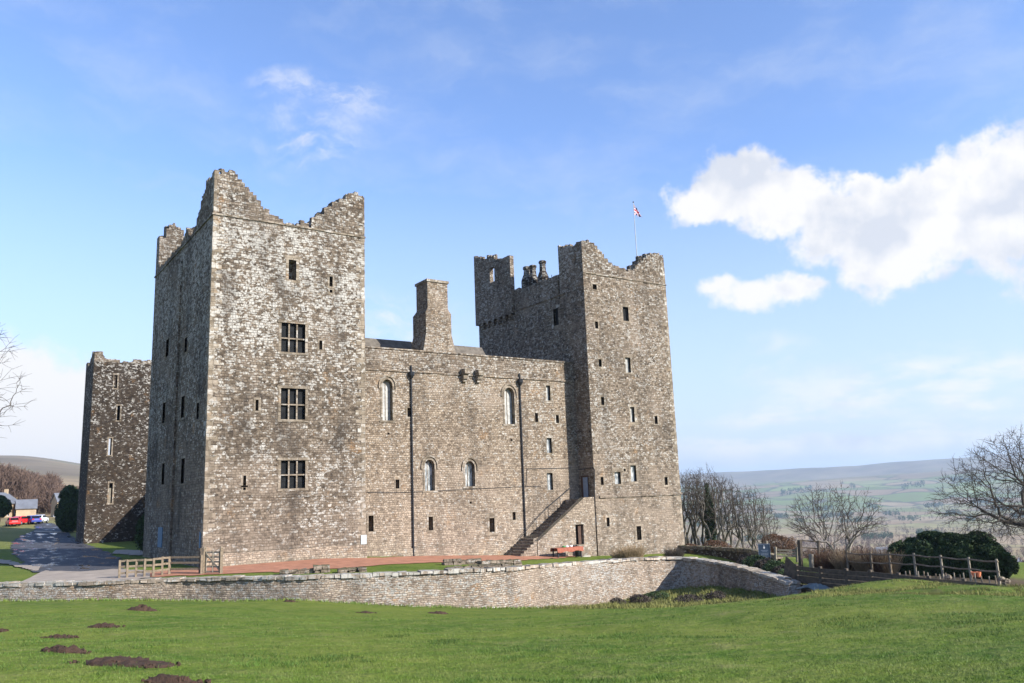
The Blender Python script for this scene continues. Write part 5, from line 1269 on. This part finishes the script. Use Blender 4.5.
bush('russet_bush', 778, 545, 92, 1.9, 1.2, 9000, .055, 'twigred', 'rounded russet brown bush behind the blue sign', seed=6)
bush('russet_bush', 716, 549, 92, 1.6, .9, 6000, .055, 'twigred', 'low russet bush at the foot of the ivy clad tree', seed=7)
bush('russet_bush', 690, 549, 92, 1.0, .6, 3000, .055, 'twigred', 'small russet bush nearest the right tower', seed=8)
bush('dark_bush', -2, 508, 150, 1.8, 1.8, 7000, .16, 'yew', 'small dark bush at the left edge below the houses', seed=9)
def twigbush(px, py, d, w_, h_, n, lab, mat='straw', seed=1, name='dry_shrub', fan=.7):
    p = onD(px, py, d); z = min(hz(p[0], p[1]), float(p[2])) ; r_ = random.Random(seed); segs = []
    for i in range(n):
        a = r_.uniform(0, 6.28); rr = w_*r_.uniform(0, .5); b0 = Vector((p[0]+rr*math.cos(a), p[1]+rr*math.sin(a), z-.1)); L_ = h_*r_.uniform(.5, 1.1)
        d_ = Vector((math.cos(a)*fan*r_.uniform(.1, 1), math.sin(a)*fan*r_.uniform(.1, 1), 1)).normalized(); q_ = b0+d_*L_*.6; e_ = q_+(d_+Vector((r_.uniform(-.5,.5), r_.uniform(-.5,.5), r_.uniform(-.4,.2)))).normalized()*L_*.45
        segs += [(tuple(b0), tuple(q_), .012, .010), (tuple(q_), tuple(e_), .010, .005)]
    V, F = tube_np(segs, 3); t = thing(name, (p[0], p[1], z), lab, 'shrub'); rawmesh('stems', V, F, M[mat], t, k=4); return t
twigbush(632, 556, 74, 1.5, 1.5, 1100, 'dry straw coloured shrub against the base of the right tower', seed=1)
twigbush(618, 557, 74, .7, 1.0, 400, 'smaller dry shrub left of the straw coloured one at the tower base', seed=2)
twigbush(674, 556, 76, 1.1, 1.3, 900, 'grey brown shrub at the right corner of the right tower', 'twig', seed=3)
for i, (x, d) in enumerate(((834,58),(846,57),(856,57),(866,56),(878,56),(888,56),(822,60))):
    twigbush(x, 571, d, .9, 1.5, 420, ['dry scrub at the foot of the spreading tree', 'dry scrub just right of the spreading tree', 'dry scrub clump midway between tree and hedge', 'tangled dry stems left of the hedge fence', 'dry scrub beside the first hedge fence post', 'dry scrub touching the left end of the hedge', 'russet scrub left of the spreading tree'][i], 'straw' if i % 2 else 'twigred', seed=20+i)
for i, (x, y, d) in enumerate(((748,561,64),(757,563,61),(766,566,59),(775,569,56.5),(784,573,54.5),(792,577,53))):
    bush('bramble', x, y, d, .95, .55, 2600, .06, 'yew' if i % 2 else 'twig', ['dark bramble clump left of the blue sign, behind the wall', 'bramble clump under the left edge of the blue sign', 'bramble clump under the right edge of the blue sign', 'bramble clump below the pale field gate', 'dark bramble clump beside the slanted timber panel', 'last bramble clump at the wall end'][i], 'bramble', seed=60+i)
for i, (x, y, d, w_) in enumerate(((640,600,52,.8),(656,596,54,.9),(690,600,50,1.1),(716,597,50,.7),(618,604,51,.6))):
    q = onD(x, y, d); bush('ditch_shrub', x, y, d, w_, .35, 1500, .05, 'twig' if i != 1 else 'yew', ['dark low scrub in the ditch, second from the left', 'greener low clump in the middle of the ditch', 'widest dark scrub patch in the ditch', 'dark scrub patch at the right of the ditch', 'smallest dark clump at the left end of the ditch'][i], 'shrub', seed=160+i)
# dark ivy and shrub in the angle between the towers
q = onX(148, 533, XA-.4); sh = thing('wall_shrub', (float(q[0])-.2, 80.2, 0), 'dark shrub growing in the shaded angle beyond the near tower', 'shrub')
leafcloud('foliage', (XA+1.2, 81.6, 1.9), (1.9, 1.6, 2.2), 16000, .11, M['yew'], sh, seed=77)

# woodland and hedgerow trees far away: nobody could count them
def woods(name, spots, mat, lab, per=90, hgt=(9, 15), tw=.10, seed=1):
    r_ = np.random.RandomState(seed); n = len(spots); S = np.array(spots); Z = height(S[:,0], S[:,1]); Hh = r_.uniform(*hgt, n)*(S[:,2] if S.shape[1] > 2 else 1)
    idx = np.repeat(np.arange(n), per); m_ = len(idx); h_ = Hh[idx]
    a = r_.uniform(0, 2*PI, m_); t = r_.uniform(.12, 1, m_); rad = h_*.30*np.sin(np.clip(t, .05, .97)*PI)**.6*r_.uniform(.1, 1, m_)**.5
    P = np.stack([S[idx,0]+rad*np.cos(a), S[idx,1]+rad*np.sin(a), Z[idx]+h_*t], 1)
    d = np.stack([np.cos(a)*.6, np.sin(a)*.6, np.ones(m_)], 1)+r_.normal(size=(m_,3))*.35; d /= np.linalg.norm(d, axis=1)[:,None]
    L_ = h_*r_.uniform(.08, .2, m_); s = np.cross(d, r_.normal(size=(m_,3))); s /= np.linalg.norm(s, axis=1)[:,None]
    w_ = tw*h_/10
    V = np.stack([P-s*w_[:,None], P+s*w_[:,None], P+d*L_[:,None]+s*(w_*.6)[:,None], P+d*L_[:,None]-s*(w_*.6)[:,None]], 1).reshape(-1, 3)
    # trunks
    tr = np.stack([S[:,0], S[:,1], Z], 1); k = Hh*.012+.05
    Vt = np.concatenate([np.stack([tr+np.stack([-k*c, k*s2, 0*k], 1), tr+np.stack([k*c, -k*s2, 0*k], 1), tr+np.stack([k*.5*c, 0*k, Hh*.7], 1), tr+np.stack([-k*.5*c, 0*k, Hh*.7], 1)], 1).reshape(-1, 3) for c, s2 in ((1, 0), (.3, 1))])
    VV = np.concatenate([V, Vt]); F = np.arange(len(VV)).reshape(-1, 4); o = rawmesh(name, VV, F, mat, k=4); return tag(o, lab, 'woodland', kind='stuff')
r_ = np.random.RandomState(5); sp_ = []
for i in range(750):
    x = r_.uniform(-60, 86); d = r_.uniform(235, 420); yb = 521; a, _ = azel(x, 500); s_ = 1.0 if x < 55 else .75
    sp_.append((d*math.sin(a), d*math.cos(a), s_*(1.0+.25*(40-x)/60)))
woods('woodland', sp_, M['twigbrown'], 'brown leafless woodland on the slope behind the village houses', 300, (6.5, 10.5), .07, 2)
sp_ = []
for i in range(4200):
    x = r_.uniform(670, 1060); d = math.exp(r_.uniform(math.log(170), math.log(3300))); a, _ = azel(x, 500)
    X, Y = d*math.sin(a), d*math.cos(a)
    nn2 = vnoise(np.array([X]), np.array([Y]), 130, 21)[0]+.6*vnoise(np.array([X]), np.array([Y]), 45, 22)[0]
    if nn2 < -.05: continue
    sp_.append((X, Y, .55+.45*min(1, d/800)))
woods('hedgerow_trees', sp_, M['twigbrown'], 'bare hedgerow trees and copses scattered down the vale', 110, (5, 9), .13, 3)
sp_ = []
for i in range(4000):
    x = r_.uniform(690, 1040)
    if math.sin(x*.11+i%5*2)+.7*math.sin(x*.037+i%5) < .35: continue
    k = i % 5; d = [1500, 2300, 2700, 3300, 4200][k]*r_.uniform(.97, 1.03)+90*math.sin(x*.05+k); a, _ = azel(x, 500); sp_.append((d*math.sin(a), d*math.cos(a), 1.0+k*.2))
woods('shelter_belts', sp_, M['yew'], 'dark distant shelter belts and plantations in the vale', 26, (6, 10), .7, 4)

# ------------------------------------------------------------------ village
def house(name, px, py, d, wid, dep, hgt, roofh, lab, group=None, rz=0, wall='cream', windows=True, chim=True):
    p = onD(px, py, d); z = float(p[2]); t = thing(name, (0,0,0), lab, 'house', group)
    mb = MB(); mb.box(-wid/2, wid/2, -dep/2, dep/2, -2, hgt); mb.add([(-wid/2,-dep/2,hgt),(-wid/2,dep/2,hgt),(-wid/2,0,hgt+roofh)], [(0,2,1)]); mb.add([(wid/2,-dep/2,hgt),(wid/2,dep/2,hgt),(wid/2,0,hgt+roofh)], [(0,1,2)])
    wl = mb.build('wall', M[wall], t)
    mb = MB(); e = .35
    for s in (-1, 1):
        y0, z0_ = s*(dep/2+e), hgt-roofh*e/(dep/2)
        V = [(-wid/2-.2,y0,z0_),(wid/2+.2,y0,z0_),(wid/2+.2,0,hgt+roofh),(-wid/2-.2,0,hgt+roofh)]; mb.add([(a,b,c+.02) for a,b,c in V]+[(a,b,c+.22) for a,b,c in V], [(0,1,2,3),(7,6,5,4),(0,4,5,1),(1,5,6,2),(2,6,7,3),(3,7,4,0)])
    rf = mb.build('roof', M['slate'], t)
    if chim: mb = MB(); mb.box(wid/2-1.0, wid/2-.3, -.35, .35, hgt+roofh-.5, hgt+roofh+1.0); mb.build('chimney', M[wall], rf)
    if windows:
        n_ = max(1, int(wid/3))
        for i in range(n_):
            for zz in ((1.0, 3.6) if hgt > 4.2 else (1.0,)):
                xx = -wid/2+wid*(i+.5)/n_; mb = MB(); mb.box(xx-.5, xx+.5, -dep/2-.04, -dep/2-.003, zz, zz+1.2); ww = mb.build('window', M['white'], wl); mb = MB(); mb.box(xx-.4, xx+.4, -dep/2-.06, -dep/2-.043, zz+.1, zz+1.1); mb.build('pane', M['glass'], t)
    t.location = (float(p[0]), float(p[1]), z); t.rotation_euler.z = rz; return t
house('village_house', -2, 521, 225, 8, 5.5, 4.0, 2.2, 'honey stone house with its gable at the left edge of the view', rz=1.15)
house('village_house', 11, 521, 235, 4.5, 4, 3.2, 1.4, 'narrow stone annexe between the gable house and the low cottage', rz=1.15)
house('village_house', 25.5, 521, 225, 4.0, 4, 3.0, 1.7, 'low honey stone cottage with slate roof behind the red cars', rz=-.08, chim=False, windows=False)
house('village_house', 62, 519, 215, 3.6, 4, 4.0, 1.6, 'small stone building half hidden behind the tall evergreen bush', rz=.2, windows=False, chim=False)
for i, (x, y, d, w_, c_) in enumerate(((884,548,340,9,'render'),(876,549,335,7,'cream'),(868,549,345,7,'render'),(846,549,360,6,'render'),(955,523,600,10,'render'),(1008,520,560,14,'render'),(1016,528,480,12,'cream'),(878,516,900,14,'render'),(970,521,640,10,'render'))):
    p = onD(x, y, d); zz = hz(p[0], p[1]); t = house('village_house', x, y, d, w_, 6, 3.4, 2.4, ['white farmhouse left of the hedge, nearest to it', 'stone house beside the white farmhouse left of the hedge', 'white cottage farther left of the farmhouse pair', 'small white house seen through the spreading tree', 'small white house above the middle of the hedge', 'long white barn above the right end of the hedge', 'stone barn low behind the large right hand tree', 'lone white farm high in the vale above the hedge end', 'white house just right of the one above the hedge middle'][i], 'distant houses in the vale', rz=.3*(i % 3)-.6, wall=c_, windows=d < 400)
    t.location.z = zz+.3

def car(px, py, d, mat, lab, rz=0):
    p = onD(px, py, d); t = thing('parked_car', (0,0,0), lab, 'car', 'cars parked by the village green')
    # body: side profile swept across the width, rounded
    prof = [(-2.0,.35),(-2.05,.62),(-1.95,.92),(-1.55,1.02),(-1.15,1.40),(-.5,1.50),(.35,1.47),(.95,1.05),(1.75,.90),(2.02,.70),(2.05,.38)]
    mb = MB(); V = []
    for y, k in ((-.86,.94),(-.80,1),(.80,1),(.86,.94)):
        for x, z in prof: V.append((x*(.98 if k < 1 else 1), y*(1 if z < 1.0 else .84), .25+(z-.25)*k))
    n = len(prof); F = []
    for r_i in range(3):
        for i in range(n): j = (i+1) % n; F.append((r_i*n+i, r_i*n+j, (r_i+1)*n+j, (r_i+1)*n+i))
    F.append(tuple(range(n))[::-1]); F.append(tuple(range(3*n, 4*n))); mb.add(V, F); mb.build('body', M[mat], t)
    for s in (-1, 1):
        mb = MB(); y = s*.80; mb.add([(-1.3,y*.96,1.04),(.8,y*.96,1.04),(.25,y*.88,1.40),(-1.0,y*.88,1.40)], [(0,1,2,3)]); mb.v = [(a, b+s*.045, c) for a, b, c in mb.v]; mb.build('side_window', M['glass'], t)
    mb = MB(); mb.add([(-1.60,-.62,1.03),(-1.60,.62,1.03),(-1.20,.58,1.38),(-1.20,-.58,1.38)], [(0,1,2,3)]); mb.v = [(a-.03, b, c) for a, b, c in mb.v]; mb.build('rear_window', M['glass'], t)
    mb = MB(); mb.add([(1.0,-.62,1.06),(1.0,.62,1.06),(.45,.58,1.43),(.45,-.58,1.43)], [(3,2,1,0)]); mb.v = [(a+.03, b, c+.01) for a, b, c in mb.v]; mb.build('windscreen', M['glass'], t)
    for sx in (-1.25, 1.3):
        for s in (-1, 1):
            mb = MB(); mb.tube([(sx, s*.66, .32), (sx, s*.88, .32)], .32, 16); wh = mb.build('wheel', M['tyre'], t); mb = MB(); mb.tube([(sx, s*.87, .32), (sx, s*.895, .32)], .19, 12); mb.build('rim', M['rim'], wh)
    for s in (-1, 1):
        mb = MB(); mb.box(-2.06, -1.95, s*.62-.16, s*.62+.16, .72, .92); mb.build('tail_light', M['lampred'], t); mb = MB(); mb.box(1.93, 2.04, s*.6-.17, s*.6+.17, .66, .80); mb.build('headlight', M['white'], t)
    t.location = (float(p[0]), float(p[1]), hz(p[0], p[1])+.02); t.rotation_euler.z = rz
    return t
base = PI/2-math.radians(4)
car(13, 521.5, 168, 'red', 'red hatchback, left of the two red cars, seen from behind', base+.15)
car(20.5, 521, 171, 'red', 'red car parked behind and right of the other red one', base-.5)
car(31.5, 521, 172, 'blue', 'dark blue car parked left of the silver one', base+.4)
car(40, 521, 174, 'silver', 'silver white car parked at the end of the green by the road', base-.3)
car(65, 519, 200, 'silver', 'pale car half hidden by the tall evergreen bush', base+1.2)

# ------------------------------------------------------------------ molehills
def molehill(px, py, wpx, hpx, lab, parts=1, seed=1):
    p = ground_at(px, py, 6); d = float(np.hypot(p[0], p[1])); k = d/FPX; r_ = random.Random(seed); rs_ = np.random.RandomState(seed)
    W_ = wpx*k; Hh = hpx*k*.44; n = 44; m_ = 30; ax_ = np.array([math.cos(-YAW), math.sin(-YAW)]); bx_ = np.array([-ax_[1], ax_[0]]); Dp = max(.22, W_*.45)
    cs = [(r_.uniform(-.32,.32), r_.uniform(-.2,.2), r_.uniform(.25,.45), r_.uniform(.5,1)) for _ in range(parts*2)]+[(0,0,.45,.9)]
    u, v = np.meshgrid(np.linspace(-1,1,n), np.linspace(-1,1,m_)); X = p[0]+ax_[0]*u*W_*.62+bx_[0]*v*Dp*.8; Y = p[1]+ax_[1]*u*W_*.62+bx_[1]*v*Dp*.8
    hsum = np.zeros_like(u)
    for cx_, cy_, rr, hh in cs: hsum = np.maximum(hsum, hh*np.clip(1-((u/1.2-cx_)/rr)**2-((v-cy_)/(rr*1.5))**2, 0, 1)**.7)
    hsum = hsum*(1+.9*vnoise(u*W_*9, v*Dp*9, 1, seed)+.5*vnoise(u*W_*22, v*Dp*22, 1, seed+3)+.08*rs_.normal(size=u.shape))
    edge = np.maximum(np.abs(u), np.abs(v)); Z = height(X, Y)+hsum*Hh*1.1-.03*(hsum < .08)-.05*(edge > .95)
    V = np.stack([X.ravel(), Y.ravel(), Z.ravel()], 1); F = np.array([(j*n+i, j*n+i+1, (j+1)*n+i+1, (j+1)*n+i) for j in range(m_-1) for i in range(n-1)])
    keep = np.array([max(hsum.ravel()[f]) > .03 for f in F]); F = F[keep]
    t = thing('molehill', (p[0], p[1], p[2]), lab, 'molehill', 'molehills in the grass'); rawmesh('earth', V, F, M['soil'], t, k=4)
    mb = MB()
    for i in range(50):
        a = r_.uniform(0, 6.28); q_ = r_.uniform(.2, 1.15); xx, yy = p[0]+(ax_[0]*math.cos(a)*W_*.5+bx_[0]*math.sin(a)*Dp*.7)*q_, p[1]+(ax_[1]*math.cos(a)*W_*.5+bx_[1]*math.sin(a)*Dp*.7)*q_
        s_ = r_.uniform(.008, .024); mb.obox((xx, yy, hz(xx, yy)+s_*.6+(Hh*.55 if q_ < .5 else 0)), (s_, s_, s_*.7), Matrix.Rotation(a, 3, 'Z').to_euler(), s_*.4, .7)
    tag(mb.build('crumbs', M['soil'], t), kind='stuff')
molehill(143, 610.5, 28, 9, 'molehill nearest the dry stone wall, farthest back of the group', 2, 3)
molehill(106, 627, 28, 6, 'flat molehill between the farthest one and the three on the left', 2, 4)
molehill(60, 638, 30, 4, 'thin low molehill just behind the rounded one on the left', 1, 5)
molehill(65, 652, 40, 10, 'rounded molehill left of the long one', 2, 6)
molehill(126, 665, 84, 12, 'longest molehill, a ragged line of dark earth', 5, 7)
molehill(176, 683, 50, 10, 'molehill cut by the bottom edge of the view', 3, 8)
molehill(440, 614, 22, 5, 'small molehill at the foot of the wall near the middle', 1, 9)
molehill(366, 613, 18, 3, 'tiny scrape of earth left of the small one at the wall foot', 1, 10)
molehill(291, 602, 14, 4, 'small dark mound touching the wall foot on the left', 1, 12)
molehill(0, 632, 8, 4, 'small mound at the left edge of the view', 1, 11)

# ------------------------------------------------------------------ grass blades
def grassmat():
    mt, g, b = newmat('grass_blades'); p = g.n('ShaderNodeNewGeometry').outputs['Position']
    sp = g.n('ShaderNodeSeparateXYZ', {0: p}); flat = g.n('ShaderNodeCombineXYZ', {0: sp.outputs[0], 1: sp.outputs[1], 2: 0.0}).outputs[0]
    n1 = g.noise(flat, .35, 6, .62); n2 = g.noise(flat, 2.2, 6, .7); n3 = g.noise(flat, 40, 2, .7)
    c = g.mix(g.rng(n1, .35, .68), (.054, .122, .010), (.115, .178, .020)); c = g.mix(g.rng(n2, .40, .75, 0, .7), c, (.19, .215, .055)); c = g.mix(g.rng(n3, .60, .70, 0, .8), c, (.33, .29, .15))
    g.set(b.inputs['Base Color'], c); b.inputs['Roughness'].default_value = .6; b.inputs['Specular IOR Level'].default_value = .25
    return mt
def blades(name, n, dlo, dhi, hgt, wid, mat, lab, seed, pxr=(-60, 1090), region=None):
    r_ = np.random.RandomState(seed); a0 = azel(pxr[0], 640)[0]; a1 = azel(pxr[1], 640)[0]
    az_ = r_.uniform(a0, a1, n); d = np.exp(r_.uniform(math.log(dlo), math.log(dhi), n)); X = d*np.sin(az_); Y = d*np.cos(az_)
    X += 0; keep = ~inside(X, Y); 
    if region is not None: keep &= region(X, Y)
    # clumping
    keep &= (vnoise(X, Y, .5, 31)+vnoise(X, Y, .17, 32)*.7+r_.uniform(-.5, .5, n)) > -.15
    X, Y, d = X[keep], Y[keep], d[keep]; n = len(X); Z = height(X, Y)
    h = hgt*r_.uniform(.5, 1.4, n)*(1+.8*np.clip(vnoise(X, Y, 1.3, 33), 0, 1)); w_ = wid*(.6+d/14)*r_.uniform(.7, 1.3, n); a = r_.uniform(0, 2*PI, n); la = r_.uniform(0, 2*PI, n); ll = h*r_.uniform(.2, 1.0, n)
    B = np.stack([X, Y, Z-.005], 1); S = np.stack([np.cos(a), np.sin(a), 0*a], 1)*w_[:,None]; T = B+np.stack([np.cos(la)*ll, np.sin(la)*ll, h], 1)
    V = np.stack([B-S, B+S, T], 1).reshape(-1, 3); o = rawmesh(name, V, np.arange(3*n).reshape(n, 3), mat); return tag(o, lab, 'grass', kind='stuff')
gm = grassmat()
blades('grass', 420000, 5.8, 40, .020, .0020, gm, 'short grazed green grass over the sloping field', 1)
blades('grass', 260000, 5.8, 34, .040, .0026, simple('tuft_grass', (.05, .10, .012), .7, .4, .9), 'darker longer tufts of grass dotted over the field', 11, region=lambda X, Y: (vnoise(X, Y, .8, 61)+.8*vnoise(X, Y, .3, 62)) > .32)
blades('rough_grass', 90000, 14, 42, .07, .004, M['tussock'], 'rough yellowed tussocks over the mounds at the right of the field', 12, (780, 1090), lambda X, Y: (np.hypot(X-25, Y-17) < 10) & ((vnoise(X, Y, 1.6, 63)+.6*vnoise(X, Y, .5, 64)) > .14))
def dreg(X, Y): return (((X-37.5)/10)**2+((Y-36.5)/6.0)**2 < 1)
blades('rough_grass', 60000, 30, 60, .16, .006, M['tussock'], 'tussocky straw and green grass in the ditch below the wall', 2, (540, 850), dreg)
# wall foot and crest tussocks
def foot(X, Y):
    dd = np.full(X.shape, 99.0)
    for i in range(0, ns, 4): dd = np.minimum(dd, np.hypot(X-(TX[i]+nx[i]*.7), Y-(TY[i]+ny[i]*.7)))
    return dd < .55
blades('rough_grass', 160000, 36, 62, .13, .005, gm, 'longer green grass along the foot of the dry stone wall', 3, (-20, 800), foot)
